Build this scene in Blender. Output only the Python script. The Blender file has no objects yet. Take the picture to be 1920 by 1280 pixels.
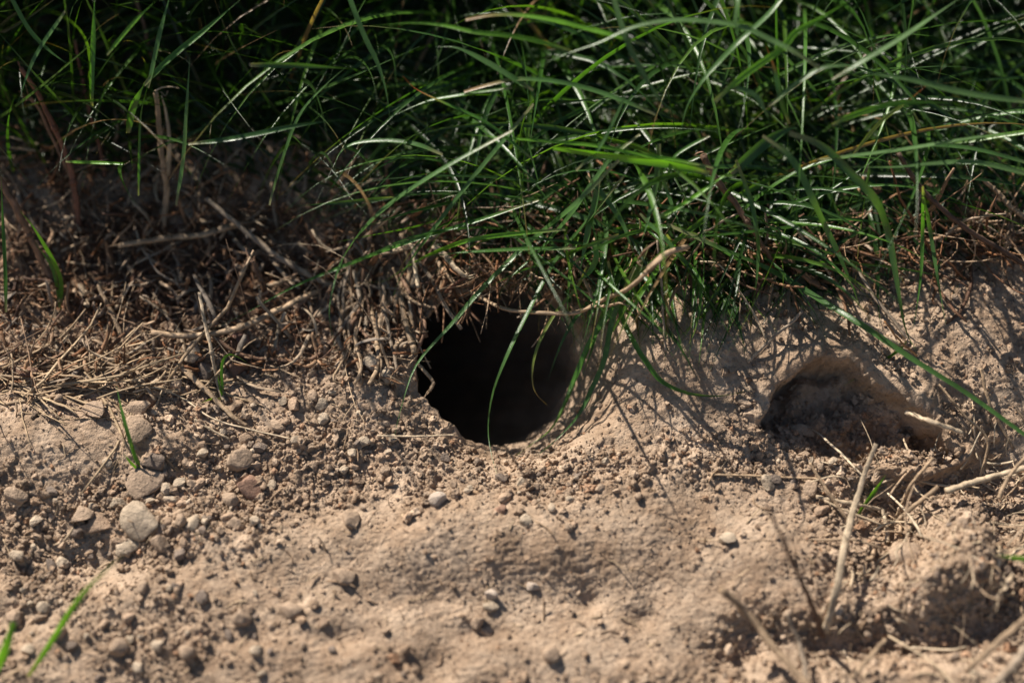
import bpy, bmesh, math, random
import numpy as np
from mathutils import Vector, Matrix

# ------------------------------------------------------------------ camera, world, sun, exposure
SC = bpy.context.scene
R = math.radians
PITCH, SLOPE, DIST, LENS = R(45), R(20), 0.62, 60.0
cam_d = bpy.data.cameras.new('camera'); cam = bpy.data.objects.new('camera', cam_d)
SC.collection.objects.link(cam); SC.camera = cam
cam.location = (0, -DIST * math.cos(PITCH), DIST * math.sin(PITCH))
cam.rotation_euler = (R(90) - PITCH, 0, 0)
cam_d.lens = LENS; cam_d.sensor_width = 36; cam_d.clip_start = 0.01; cam_d.clip_end = 60
cam_d.dof.use_dof = True; cam_d.dof.focus_distance = 0.607; cam_d.dof.aperture_fstop = 2.8
cam_d.dof.aperture_blades = 9

SUN = Vector((-0.48, 0.46, 0.75)).normalized()
world = bpy.data.worlds.new('World'); SC.world = world; world.use_nodes = True
wn = world.node_tree.nodes; bg = wn['Background']
sky = wn.new('ShaderNodeTexSky'); sky.sky_type = 'NISHITA'; sky.sun_disc = False
sky.sun_elevation = math.asin(SUN.z); sky.sun_rotation = math.atan2(SUN.x, SUN.y)
world.node_tree.links.new(sky.outputs[0], bg.inputs[0]); bg.inputs[1].default_value = 0.05
sun_d = bpy.data.lights.new('sun', 'SUN'); sun = bpy.data.objects.new('sun', sun_d)
SC.collection.objects.link(sun); sun_d.energy = 5.0; sun_d.angle = R(0.53); sun_d.color = (1.0, 0.93, 0.83)
sun.rotation_euler = SUN.to_track_quat('Z', 'Y').to_euler()
SC.view_settings.view_transform = 'Standard'; SC.view_settings.look = 'None'
SC.view_settings.exposure = 0.76; SC.view_settings.gamma = 1.0; SC.view_settings.use_curve_mapping = False
SC.cycles.max_bounces = 8; SC.cycles.transmission_bounces = 4; SC.cycles.diffuse_bounces = 2

random.seed(7); RNG = np.random.default_rng(7)

# ------------------------------------------------------------------ slope frame: (x, v, h) = across, up the bank, off the bank
TV = np.linspace(-6, 6, 12001)
def _ang(v):
    a = np.clip((np.abs(v) - 0.25) / 0.45, 0, 1); a = a * a * (3 - 2 * a)
    return SLOPE * (1 - a) + R(2.5) * a
_dv = TV[1] - TV[0]; _A = _ang(TV)
TY = np.cumsum(np.cos(_A)) * _dv; TZ = np.cumsum(np.sin(_A)) * _dv
TY -= np.interp(0, TV, TY); TZ -= np.interp(0, TV, TZ)
def world_of(p):
    p = np.asarray(p, float); v = p[..., 1]; a = _ang(v); h = p[..., 2]
    return np.stack([p[..., 0], np.interp(v, TV, TY) - h * np.sin(a), np.interp(v, TV, TZ) + h * np.cos(a)], -1)
cs, sn = math.cos(SLOPE), math.sin(SLOPE)
def dir_slope(d): return np.array([d[0], d[1] * cs + d[2] * sn, -d[1] * sn + d[2] * cs])
CAM_S = dir_slope(np.array(cam.location)); GRAV = dir_slope((0, 0, -1))
def ray_s(px, py):
    px = np.asarray(px, float); py = np.asarray(py, float)
    k = 36 / LENS / 1920; dx = (px - 960) * k; dy = -(py - 640) * k
    cp, sp = math.cos(PITCH), math.sin(PITCH)
    wy = cp + dy * sp; wz = -sp + dy * cp
    return np.stack([dx, wy * cs + wz * sn, -wy * sn + wz * cs], -1)
def px_plane(px, py, h=0.0):
    r = ray_s(px, py); t = (h - CAM_S[2]) / r[..., 2]
    return CAM_S + r * np.asarray(t)[..., None]
def project(p):                      # slope frame -> photo pixels (only for choosing where plants may grow)
    q = np.asarray(p) - CAM_S
    f = dir_slope((0, math.cos(PITCH), -math.sin(PITCH))); u = dir_slope((0, math.sin(PITCH), math.cos(PITCH)))
    z = q @ f; k = 36 / LENS / 1920
    return np.stack([960 + q[..., 0] / z / k, 640 - (q @ u) / z / k], -1)
MM = 0.001
PX = DIST * 36 / LENS / 1920         # metres per photo pixel near the middle

# ------------------------------------------------------------------ noise
def perlin(x, y, seed):
    r = np.random.default_rng(seed); perm = np.concatenate([r.permutation(256)] * 2)
    g = r.uniform(0, 2 * np.pi, 256); gx, gy = np.cos(g), np.sin(g)
    xi = np.floor(x).astype(int); yi = np.floor(y).astype(int); xf = x - xi; yf = y - yi
    u = xf ** 3 * (xf * (xf * 6 - 15) + 10); w = yf ** 3 * (yf * (yf * 6 - 15) + 10)
    def c(i, j):
        k = perm[perm[(xi + i) & 255] + ((yi + j) & 255)]
        return gx[k] * (xf - i) + gy[k] * (yf - j)
    a = c(0, 0) + u * (c(1, 0) - c(0, 0)); b = c(0, 1) + u * (c(1, 1) - c(0, 1))
    return (a + w * (b - a)) * 1.5
def domes(x, y, cell, rmin, rmax, seed, fill=0.8):     # rounded crumbs half sunk in the soil
    r = np.random.default_rng(seed); T = 128
    jx, jy = r.random((T, T)), r.random((T, T)); rad = r.uniform(rmin, rmax, (T, T)) * (r.random((T, T)) < fill)
    sq = r.uniform(0.55, 1.2, (T, T))
    xi = np.floor(x / cell).astype(int); yi = np.floor(y / cell).astype(int); out = np.zeros_like(x)
    for i in (-1, 0, 1):
        for j in (-1, 0, 1):
            a, b = (xi + i) % T, (yi + j) % T
            dx = x - (xi + i + jx[a, b]) * cell; dy = y - (yi + j + jy[a, b]) * cell
            q = rad[a, b] ** 2 - dx * dx - (dy * dy) * (0.6 + 0.8 * jx[a, b])
            out = np.maximum(out, np.sqrt(np.maximum(q, 0)) * sq[a, b])
    return out
def sstep(a, b, x):
    t = np.clip((x - a) / (b - a), 0, 1); return t * t * (3 - 2 * t)
def poly_sd(P, x, y):               # signed distance to polygon, negative inside
    P = np.asarray(P); d = np.full(x.shape, 1e9); ins = np.zeros(x.shape, bool); n = len(P)
    for i in range(n):
        a, b = P[i], P[(i + 1) % n]; e = b - a; wx, wy = x - a[0], y - a[1]
        t = np.clip((wx * e[0] + wy * e[1]) / (e @ e), 0, 1)
        d = np.minimum(d, np.hypot(wx - t * e[0], wy - t * e[1]))
        c = ((a[1] <= y) & (b[1] > y)) | ((b[1] <= y) & (a[1] > y))
        ins ^= c & (x < a[0] + (y - a[1]) / (b[1] - a[1] + 1e-15) * e[0])
    return np.where(ins, -d, d)

# ------------------------------------------------------------------ the ground grid
def axis(lo, hi, n, far):
    mid = np.linspace(lo, hi, n); s = mid[1] - mid[0]; out = []
    while s * 1.28 < far: s *= 1.28; out.append(s)
    c = np.cumsum(out); return np.concatenate([lo - c[::-1], mid, hi + c])
AX = axis(-0.222, 0.222, 870, 0.9)
a1 = np.linspace(-0.155, 0.085, 525); a2 = 0.085 + np.cumsum(np.linspace(a1[1] - a1[0], 0.0012, 120))
s_ = a1[1] - a1[0]; lo = []
while s_ * 1.28 < 0.9: s_ *= 1.28; lo.append(s_)
s_ = 0.0012; hi = []
while s_ * 1.25 < 0.9: s_ *= 1.25; hi.append(s_)
AV = np.concatenate([a1[0] - np.cumsum(lo)[::-1], a1, a2, a2[-1] + np.cumsum(hi)])
GX, GV = np.meshgrid(AX, AV); XM, VM = GX * 1000, GV * 1000
near = (1 - sstep(230, 330, np.abs(XM))) * (1 - sstep(190, 300, np.abs(VM)))

def pl(px, py): return px_plane(px, py)[..., :2]
def mound(px, py, sx, sy, amp, rot=0.0):
    c = pl(px, py); dx = (GX - c[0]) / (sx * PX); dy = (GV - c[1]) / (sy * PX * 1.1)
    if rot: dx, dy = dx * math.cos(rot) + dy * math.sin(rot), -dx * math.sin(rot) + dy * math.cos(rot)
    return amp * MM * np.exp(-0.5 * (dx * dx + dy * dy))

RIM = [(795, 592), (822, 564), (870, 545), (930, 537), (995, 537), (1045, 550), (1078, 584), (1092, 628), (1086, 690), (1066, 742),
       (1030, 778), (990, 800), (945, 812), (897, 806), (850, 790), (812, 762), (788, 722), (777, 670), (782, 628)]
RIMP = np.array([pl(*p) for p in RIM]); HC = pl(935, 668)
def radial(P, c, x, y):
    ang = np.arctan2(P[:, 1] - c[1], P[:, 0] - c[0]); rad = np.hypot(P[:, 1] - c[1], P[:, 0] - c[0])
    o = np.argsort(ang); ang, rad = ang[o], rad[o]
    A = np.concatenate([ang - 2 * np.pi, ang, ang + 2 * np.pi]); Q = np.concatenate([rad] * 3)
    th = np.arctan2(y - c[1], x - c[0])
    k = np.linspace(-np.pi, np.pi, 721); rk = np.interp(k, A, Q)
    ker = np.hanning(21); ker /= ker.sum(); rk = np.convolve(np.concatenate([rk[-11:-1], rk, rk[1:11]]), ker, 'valid')
    return np.interp(th, k, rk), th
RAD, TH = radial(RIMP, HC, GX, GV)
RAD = RAD * (1 + 0.05 * perlin(np.cos(TH) * 2.3 + 9, np.sin(TH) * 2.3 + 5, 31) + 0.035 * perlin(np.cos(TH) * 7 + 9, np.sin(TH) * 7 + 5, 32))
RR = np.hypot(GX - HC[0], GV - HC[1]) / RAD

# broad relief of the bank
D = np.zeros_like(GX)
for m in [(330, 500, 330, 130, -9), (640, 600, 90, 80, -3), (110, 820, 190, 50, 5), (70, 1060, 150, 60, -5), (430, 920, 150, 50, -3), (820, 1015, 330, 55, 6),
          (620, 1250, 400, 60, 5), (260, 1120, 200, 60, 3), (1180, 1120, 200, 60, -3), (1235, 700, 75, 110, 9), (1330, 590, 120, 60, 5),
          (1560, 630, 170, 50, 6), (1790, 690, 110, 60, 5), (1250, 330, 420, 110, 12), (1750, 400, 240, 70, 7), (1250, 920, 180, 50, 2),
          (1800, 1030, 70, 60, 14), (1690, 960, 70, 45, -11), (1640, 1090, 60, 60, -6), (1740, 1110, 60, 30, 7), (1520, 1220, 130, 30, -8), (1710, 1030, 34, 26, -6), (1415, 1180, 30, 22, -5), (1390, 1240, 26, 20, -5), (1105, 1130, 16, 12, -3), (1205, 1160, 18, 14, -3), (900, 1190, 40, 14, -4), (820, 1250, 26, 22, -4), (640, 1200, 30, 16, -4), (30, 1150, 60, 22, -5), (200, 1050, 90, 24, -4),
          (1860, 1180, 80, 40, -11), (1690, 1215, 90, 24, -8), (1890, 1010, 30, 40, -10), (1480, 1020, 80, 50, 3), (1120, 1040, 160, 40, 2), (700, 690, 70, 60, 3),
          (960, 925, 120, 30, -1.5), (1880, 900, 80, 60, -6), (200, 1250, 150, 60, -4), (1760, 560, 90, 40, 3), (1380, 1130, 90, 70, 4), (1780, 1240, 260, 120, 12)]:
    D += mound(*m)
low = 2.3 * perlin(XM / 46, VM / 40, 1) + 1.3 * perlin(XM / 19, VM / 15, 2)
mid = 0.9 * perlin(XM / 8.3, VM / 7.1, 3) + 0.5 * perlin(XM / 3.7, VM / 3.3, 4)
fine = 0.26 * perlin(XM / 1.7, VM / 1.6, 5) + 0.16 * perlin(XM / 1.05, VM / 1.0, 6)
wx, wv = XM + 2.5 * perlin(XM / 6, VM / 6, 11), VM + 2.5 * perlin(XM / 6, VM / 6, 12)
# how loose and crumbly the soil is
LOOSE = 0.30 + 0.60 * perlin(XM / 26, VM / 20, 8) + 0.25 * perlin(XM / 9, VM / 9, 9)
for px, py, sx, sy, a in [(560, 870, 260, 90, .55), (250, 940, 200, 60, .4), (1080, 905, 220, 50, .45), (80, 1000, 120, 60, .35), (400, 1150, 300, 60, .25),
                          (120, 830, 120, 40, -.75), (820, 1010, 260, 40, -.75), (1330, 980, 170, 50, -.4), (1230, 720, 80, 110, -.35), (760, 1200, 300, 60, -.5), (1150, 1110, 220, 60, -.4), (1330, 1060, 120, 60, -.3), (900, 1080, 200, 40, -.4),
                          (1600, 830, 140, 60, .6), (1750, 1000, 150, 100, .4), (1500, 640, 200, 60, -.1), (1650, 560, 250, 50, .2), (350, 500, 350, 120, .6), (300, 620, 350, 60, .5), (1700, 1150, 250, 110, .55)]:
    LOOSE += mound(px, py, sx, sy, a) / MM
HOLC = pl(1590, 790); LOOSE += .9 * np.exp(-(((GX - HOLC[0]) / .028) ** 2 + ((GV - HOLC[1]) / .012) ** 2)); LOOSE = np.clip(LOOSE, 0, 1)
wx = wx + .9 * perlin(XM / 1.5, VM / 1.5, 13); wv = wv + .9 * perlin(XM / 1.5 + 50, VM / 1.5, 13)
lump = (1 + .55 * perlin(XM / 1.3, VM / 1.25, 19)).clip(.3, 1.7)
cr = (domes(wx, wv, 7.0, 0.8, 2.6, 21, .4) * LOOSE ** 1.5 + domes(wx + 31, wv + 17, 3.4, .5, 1.5, 22, .65) * LOOSE) * lump + 0.8 * domes(wx + 7, wv + 71, 1.9, .3, .85, 23, .8) * (0.25 + .75 * LOOSE)
pits = sstep(0.42, 0.75, perlin(XM / 5.5 + 40, VM / 5 + 3, 16)) * (0.3 + LOOSE)
stria = 0.18 * perlin((XM * .95 + VM * .25) / 5.0, (VM * .95 - XM * .25) / 0.9, 17) * (1 - LOOSE)
D += near * (low + mid * (0.45 + 0.75 * LOOSE) + fine + cr + stria - 1.6 * pits * sstep(-.1, .3, perlin(XM / 3.1 + 4, VM / 2.9, 18))) * MM
D += (1 - near) * 6 * MM * perlin(XM / 150, VM / 150, 40)

# the scooped hollow right of the burrow: steep under its upper edge, open below
HOL = np.array([pl(*p) for p in [(1414, 795), (1418, 755), (1440, 712), (1482, 680), (1530, 663), (1572, 668), (1606, 690), (1650, 717), (1702, 750), (1750, 785),
                                 (1780, 830), (1740, 850), (1660, 845), (1600, 870), (1520, 862), (1450, 838)]])
hs = poly_sd(HOL, GX + 0.0012 * perlin(XM / 9, VM / 9, 51) + .0003 * perlin(XM / 1.7, VM / 1.7, 54), GV + 0.0012 * perlin(XM / 9, VM / 9, 52) + .0003 * perlin(XM / 1.7, VM / 1.7, 55)) * 1000
lowedge = sstep(pl(1500, 775)[1], pl(1500, 875)[1], GV + (GX - pl(1500, 800)[0]) * .45)          # 0 at the upper edge, 1 at the lower edge
HD = sstep(0.4, -3.2, hs) * (1 - 0.8 * lowedge) * 19
D -= HD * MM * (0.85 + .3 * perlin(XM / 9, VM / 9, 53))
D += MM * 2.6 * np.exp(-((hs - 2.5) / 4.0) ** 2) * (1 - lowedge)

# worn lip of the burrow: rounded below and on the sunny side, sharp above
ex_, ey_ = np.cos(TH), np.sin(TH)
soft = np.maximum(sstep(-0.2, 0.9, (ex_ * 0.62 - ey_ * 0.78)), .4 * sstep(.3, -.4, ey_))
D -= MM * 17 * soft * sstep(1.7, 0.95, RR) * sstep(0.2, 0.9, RR)
D += MM * soft * sstep(1.75, 1.3, RR) * (1.0 * perlin(RR * 16 + .6 * perlin(ex_ * 3, ey_ * 3, 34), TH * 2.2, 33) + .6 * perlin(ex_ * 12, RR * 9, 35))
flat_in = sstep(0.98, 0.75, RR)
Dlook = D.copy()

# tunnel: cells inside the rim are carried down a bending tube
VIEW = dir_slope((0, math.cos(PITCH), -math.sin(PITCH))); UP = dir_slope((0, math.sin(PITCH), math.cos(PITCH)))
TD = VIEW - 0.26 * np.array([1, 0, 0]) - 0.06 * UP; TD = TD / np.linalg.norm(TD)
SIDE = np.array([-0.75, 0, 0]) + 0.1 * UP
t = np.clip((1 - RR) / 0.66, 0, 1); L = 0.15
dep = L * t * t / (t + 0.10) * 1.1
wide = 1 - 0.05 * (1 - np.exp(-t / 0.06)) + 0.32 * sstep(.04, .45, t)
rp = np.where(RR > 0.34, wide, 1.27 * RR / 0.34)
rough = MM * (1.1 * perlin(ex_ * 3 + dep * 160, ey_ * 3 + 7, 61) + 0.5 * perlin(ex_ * 9 + dep * 420, ey_ * 9 + 3, 62)) * sstep(0, .1, t)
inside = RR < 1
PXs = np.where(inside, HC[0] + ex_ * (RAD * rp + rough), GX); PVs = np.where(inside, HC[1] + ey_ * (RAD * rp + rough), GV)
bend = (dep ** 2) * 3.0
P = np.stack([PXs, PVs, D], -1)
lip = 5.5 * MM * np.exp(-np.where(hs > 0, hs / 9.0, hs / 1.6) ** 2) * (1 - lowedge) * (1 + .35 * perlin(XM / 14, VM / 14, 56))
P[..., 0] += .35 * lip; P[..., 1] -= lip
wn = MM * sstep(3.0, .5, hs) * sstep(-5, -2, hs) * (1 - lowedge)
P[..., 0] += wn * .9 * perlin(XM / 2.6, D * 420, 57); P[..., 1] += wn * .9 * perlin(XM / 2.6 + 40, D * 420, 58); P[..., 2] += wn * .5 * perlin(XM / 1.6, VM / 1.6, 59)
P += np.where(inside, dep, 0)[..., None] * TD + np.where(inside, bend, 0)[..., None] * SIDE

def look(x, v, A=Dlook):
    i = np.clip(np.searchsorted(AX, x) - 1, 0, len(AX) - 2); j = np.clip(np.searchsorted(AV, v) - 1, 0, len(AV) - 2)
    fx = np.clip((x - AX[i]) / (AX[i + 1] - AX[i]), 0, 1); fv = np.clip((v - AV[j]) / (AV[j + 1] - AV[j]), 0, 1)
    return (A[j, i] * (1 - fx) + A[j, i + 1] * fx) * (1 - fv) + (A[j + 1, i] * (1 - fx) + A[j + 1, i + 1] * fx) * fv
def at(px, py, h=0.0):               # point h millimetres off the soil, seen at that photo pixel
    g = 0.0
    for _ in range(4):
        p = px_plane(px, py, g + h * MM); g = float(look(p[0], p[1]))
    return px_plane(px, py, g + h * MM)

# ------------------------------------------------------------------ materials
def new_mat(name):
    m = bpy.data.materials.new(name); m.use_nodes = True; nt = m.node_tree
    return m, nt, nt.nodes['Principled BSDF'], nt.nodes['Material Output']
def node(nt, t, **k):
    n = nt.nodes.new(t)
    for a, b in k.items(): setattr(n, a, b)
    return n
def attr_col(nt):
    return node(nt, 'ShaderNodeAttribute', attribute_name='col').outputs['Color']
def noise_mul(nt, col, scale, lo, hi, detail=4):
    tc = node(nt, 'ShaderNodeNewGeometry'); n = node(nt, 'ShaderNodeTexNoise'); n.inputs['Scale'].default_value = scale; n.inputs['Detail'].default_value = detail
    nt.links.new(tc.outputs['Position'], n.inputs['Vector'])
    mr = node(nt, 'ShaderNodeMapRange'); mr.inputs['From Min'].default_value = .3; mr.inputs['From Max'].default_value = .7
    mr.inputs['To Min'].default_value = lo; mr.inputs['To Max'].default_value = hi; nt.links.new(n.outputs['Fac'], mr.inputs['Value'])
    mx = node(nt, 'ShaderNodeVectorMath', operation='SCALE'); nt.links.new(col, mx.inputs[0]); nt.links.new(mr.outputs[0], mx.inputs['Scale'])
    return mx.outputs[0], tc
def bump(nt, bsdf, tc, scales, strength):
    prev = None
    for sc, dist in scales:
        n = node(nt, 'ShaderNodeTexNoise'); n.inputs['Scale'].default_value = sc; n.inputs['Detail'].default_value = 5; n.inputs['Roughness'].default_value = .6
        nt.links.new(tc.outputs['Position'], n.inputs['Vector'])
        b = node(nt, 'ShaderNodeBump'); b.inputs['Strength'].default_value = strength; b.inputs['Distance'].default_value = dist
        nt.links.new(n.outputs['Fac'], b.inputs['Height'])
        if prev: nt.links.new(prev.outputs[0], b.inputs['Normal'])
        prev = b
    nt.links.new(prev.outputs[0], bsdf.inputs['Normal'])
def earth(name, grain, bumps, strength=1.0):
    m, nt, b, _ = new_mat(name)
    c, tc = noise_mul(nt, attr_col(nt), grain, .80, 1.16); c2, _ = noise_mul(nt, c, grain * 7, .86, 1.12, 2)
    nt.links.new(c2, b.inputs['Base Color']); b.inputs['Roughness'].default_value = .95; b.inputs['Specular IOR Level'].default_value = .12
    bump(nt, b, tc, bumps, strength); return m
M_SOIL = earth('soil', 90, [(500, .0012), (1500, .0006)])
M_STONE = earth('stone', 200, [(600, .0011), (1800, .0005)], 1.0)
M_STRAW, nt, b, _ = new_mat('straw')
c, tc = noise_mul(nt, attr_col(nt), 260, .62, 1.25); nt.links.new(c, b.inputs['Base Color'])
b.inputs['Roughness'].default_value = .62; b.inputs['Specular IOR Level'].default_value = .3; bump(nt, b, tc, [(900, .0006)], .7)
M_GRASS, nt, b, out = new_mat('grass_leaf')
c, tc = noise_mul(nt, attr_col(nt), 120, .8, 1.2); nt.links.new(c, b.inputs['Base Color'])
b.inputs['Roughness'].default_value = .31; b.inputs['Specular IOR Level'].default_value = .42; bump(nt, b, tc, [(1800, .0002)], .5)
tr = node(nt, 'ShaderNodeBsdfTranslucent'); mixc = node(nt, 'ShaderNodeVectorMath', operation='MULTIPLY'); nt.links.new(c, mixc.inputs[0])
mixc.inputs[1].default_value = (2.3, 2.6, 0.7); nt.links.new(mixc.outputs[0], tr.inputs['Color'])
ms = node(nt, 'ShaderNodeMixShader'); ms.inputs[0].default_value = .30
nt.links.new(b.outputs[0], ms.inputs[1]); nt.links.new(tr.outputs[0], ms.inputs[2]); nt.links.new(ms.outputs[0], out.inputs['Surface'])

# ------------------------------------------------------------------ mesh helpers
COLL = SC.collection
def link(name, me, mat, parent=None):
    o = bpy.data.objects.new(name, me)
    if mat and not me.materials: me.materials.append(mat)
    COLL.objects.link(o)
    if parent: o.parent = parent
    return o
def make_mesh(name, verts, faces, cols, smooth=True):
    """faces: list of (n,k) int arrays of one polygon size each"""
    me = bpy.data.meshes.new(name); verts = np.asarray(verts, np.float32).reshape(-1, 3)
    me.vertices.add(len(verts)); me.vertices.foreach_set('co', verts.ravel())
    loops = np.concatenate([f.ravel() for f in faces]).astype(np.int32)
    sizes = np.concatenate([np.full(len(f), f.shape[1]) for f in faces]).astype(np.int32)
    starts = np.concatenate([[0], np.cumsum(sizes)[:-1]]).astype(np.int32)
    me.loops.add(len(loops)); me.loops.foreach_set('vertex_index', loops)
    me.polygons.add(len(sizes)); me.polygons.foreach_set('loop_start', starts); me.polygons.foreach_set('loop_total', sizes)
    me.polygons.foreach_set('use_smooth', np.full(len(sizes), smooth))
    me.update(calc_edges=True); me.validate()
    a = me.attributes.new('col', 'FLOAT_COLOR', 'POINT'); c = np.ones((len(verts), 4), np.float32); c[:, :3] = cols
    a.data.foreach_set('color', c.ravel()); return me
def tag(o, label=None, cat=None, group=None, kind=None):
    for k, v in (('label', label), ('category', cat), ('group', group), ('kind', kind)):
        if v: o[k] = v
    return o
def spline(pts, n):
    p = np.asarray(pts, float); m = len(p)
    if m == 2: return p[0] + np.linspace(0, 1, n)[:, None] * (p[1] - p[0])
    q = np.vstack([2 * p[0] - p[1], p, 2 * p[-1] - p[-2]])
    seg = np.linalg.norm(np.diff(p, axis=0), axis=1); cum = np.concatenate([[0], np.cumsum(seg)]) / seg.sum()
    u = np.linspace(0, 1, n); i = np.clip(np.searchsorted(cum, u, 'right') - 1, 0, m - 2)
    f = ((u - cum[i]) / (cum[i + 1] - cum[i] + 1e-12))[:, None]; a, b_, c_, d_ = q[i], q[i + 1], q[i + 2], q[i + 3]
    return 0.5 * (2 * b_ + (c_ - a) * f + (2 * a - 5 * b_ + 4 * c_ - d_) * f ** 2 + (3 * b_ - a - 3 * c_ + d_) * f ** 3)
def nrm(a): return a / (np.linalg.norm(a, axis=-1, keepdims=True) + 1e-12)
def tang(p):
    d = np.empty_like(p); d[..., 1:-1, :] = p[..., 2:, :] - p[..., :-2, :]; d[..., 0, :] = p[..., 1, :] - p[..., 0, :]; d[..., -1, :] = p[..., -1, :] - p[..., -2, :]
    return nrm(d)
def blade_geo(p, up, width, fold=.22):
    """p (N,K,3), up (N,1|K,3), width (N,K): folded leaf strips -> verts, quads"""
    N, K, _ = p.shape; T = tang(p); S = nrm(np.cross(T, up)); Nn = nrm(np.cross(S, T)); w = width[..., None]
    V = np.stack([p - S * w / 2, p - Nn * w * fold, p + S * w / 2], 2).reshape(N, K * 3, 3)
    k = np.arange(K - 1)[:, None] * 3
    q = np.concatenate([k + np.array([[0, 1, 4, 3]]), k + np.array([[1, 2, 5, 4]])])
    F = (q[None] + (np.arange(N) * K * 3)[:, None, None]).reshape(-1, 4)
    return V.reshape(-1, 3), F
def tube_geo(p, rad, sides=6, flat=1.0, seed=0, jitter=0.0):
    N, K, _ = p.shape; T = tang(p); ref = np.broadcast_to(np.array([0.31, .22, .92]), T.shape)
    S = nrm(np.cross(T, ref)); U = np.cross(S, T); a = np.arange(sides) / sides * 2 * np.pi
    rr = rad[..., None]
    if jitter: rr = rr * (1 + jitter * np.random.default_rng(seed).normal(size=(N, K, sides)))
    V = p[:, :, None, :] + S[:, :, None, :] * (rr * np.cos(a))[..., None] + U[:, :, None, :] * (rr * flat * np.sin(a))[..., None]
    V = V.reshape(N, K * sides, 3); k = np.arange(K - 1)[:, None] * sides; i = np.arange(sides); j = (i + 1) % sides
    q = np.stack([k + i, k + j, k + sides + j, k + sides + i], -1).reshape(-1, 4)
    off = (np.arange(N) * K * sides)[:, None, None]
    return V.reshape(-1, 3), [(q[None] + off).reshape(-1, 4), (i[::-1][None, None] + off).reshape(-1, sides), ((K - 1) * sides + i[None, None] + off).reshape(-1, sides)]

# ------------------------------------------------------------------ build ground and burrow
humus = 0.0 * GX
for px, py, sx, sy, a in [(330, 470, 360, 130, 1.0), (700, 560, 90, 100, .55), (300, 100, 500, 220, 1.1), (1300, 250, 600, 160, 1.1), (1750, 350, 300, 110, .9)]:
    humus = np.maximum(humus, mound(px, py, sx, sy, a) / MM)
humus = np.clip(sstep(.25, .95, humus + .35 * perlin(XM / 12, VM / 12, 71) + .2 * perlin(XM / 4, VM / 4, 72)), 0, 1)
humus = np.where(GV > .2, 1, humus)[..., None]
tone = (0.5 + 0.6 * perlin(XM / 24, VM / 18, 73) + 0.4 * perlin(XM / 7, VM / 5, 74) + .25 * perlin(XM / 2, VM / 2, 75)).clip(0, 1)[..., None]
SOIL_A, SOIL_B, HUM = np.array([.335, .230, .153]), np.array([.480, .357, .256]), np.array([.075, .042, .025])
gcol = (SOIL_A * (1 - tone) + SOIL_B * tone) * (1 - humus * .85) + HUM * humus * .85
nv, nx = GX.shape; idx = np.arange(nv * nx).reshape(nv, nx)
quads = np.stack([idx[:-1, :-1], idx[:-1, 1:], idx[1:, 1:], idx[1:, :-1]], -1).reshape(-1, 4)
rc = (RR[:-1, :-1] + RR[1:, 1:]).reshape(-1) / 2; inb = rc < 0.97
Wp = world_of(P).reshape(-1, 3)
def submesh(name, q):
    u, inv = np.unique(q.ravel(), return_inverse=True)
    return make_mesh(name, Wp[u], [inv.reshape(-1, 4)], gcol.reshape(-1, 3)[u])
ground = tag(link('ground', submesh('ground', quads[~inb]), M_SOIL), 'bank of dry tan crumbly soil around the burrow mouth', kind='structure')
burrow = tag(link('burrow', submesh('burrow', quads[inb]), M_SOIL), 'dark round burrow mouth tunnelling into the tan soil bank', 'burrow')

# ------------------------------------------------------------------ loose soil: crumbs (stuff)
def icos():
    bm = bmesh.new(); bmesh.ops.create_icosphere(bm, subdivisions=1, radius=1); v = np.array([x.co[:] for x in bm.verts]); f = np.array([[y.index for y in x.verts] for x in bm.faces]); bm.free(); return v, f
def ico(sub):
    bm = bmesh.new(); bmesh.ops.create_icosphere(bm, subdivisions=sub, radius=1); v = np.array([x.co[:] for x in bm.verts]); f = np.array([[y.index for y in x.verts] for x in bm.faces]); bm.free(); return v, f
IV, IF = ico(1); IV2, IF2 = ico(2); IV3, IF3 = ico(3)
def loose_at(x, v): return look(x, v, LOOSE)
def rand_rot(n, rng):
    q = nrm(rng.normal(size=(n, 4))); w, x, y, z = q.T
    return np.stack([np.stack([1 - 2 * (y * y + z * z), 2 * (x * y - z * w), 2 * (x * z + y * w)], -1), np.stack([2 * (x * y + z * w), 1 - 2 * (x * x + z * z), 2 * (y * z - x * w)], -1), np.stack([2 * (x * z - y * w), 2 * (y * z + x * w), 1 - 2 * (x * x + y * y)], -1)], 1)
def soil_tint(n, rng, lo=.85, hi=1.2):
    k = rng.uniform(0, 1, (n, 1)); c = (SOIL_A * (1 - k) + SOIL_B * k) * rng.uniform(lo, hi, (n, 1)); m = rng.random((n, 1))
    return np.where(m < .04, c * [1.0, .84, .75], np.where(m < .13, c * [.62, .64, .68], np.where(m > .95, c * 1.25, c)))
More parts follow.
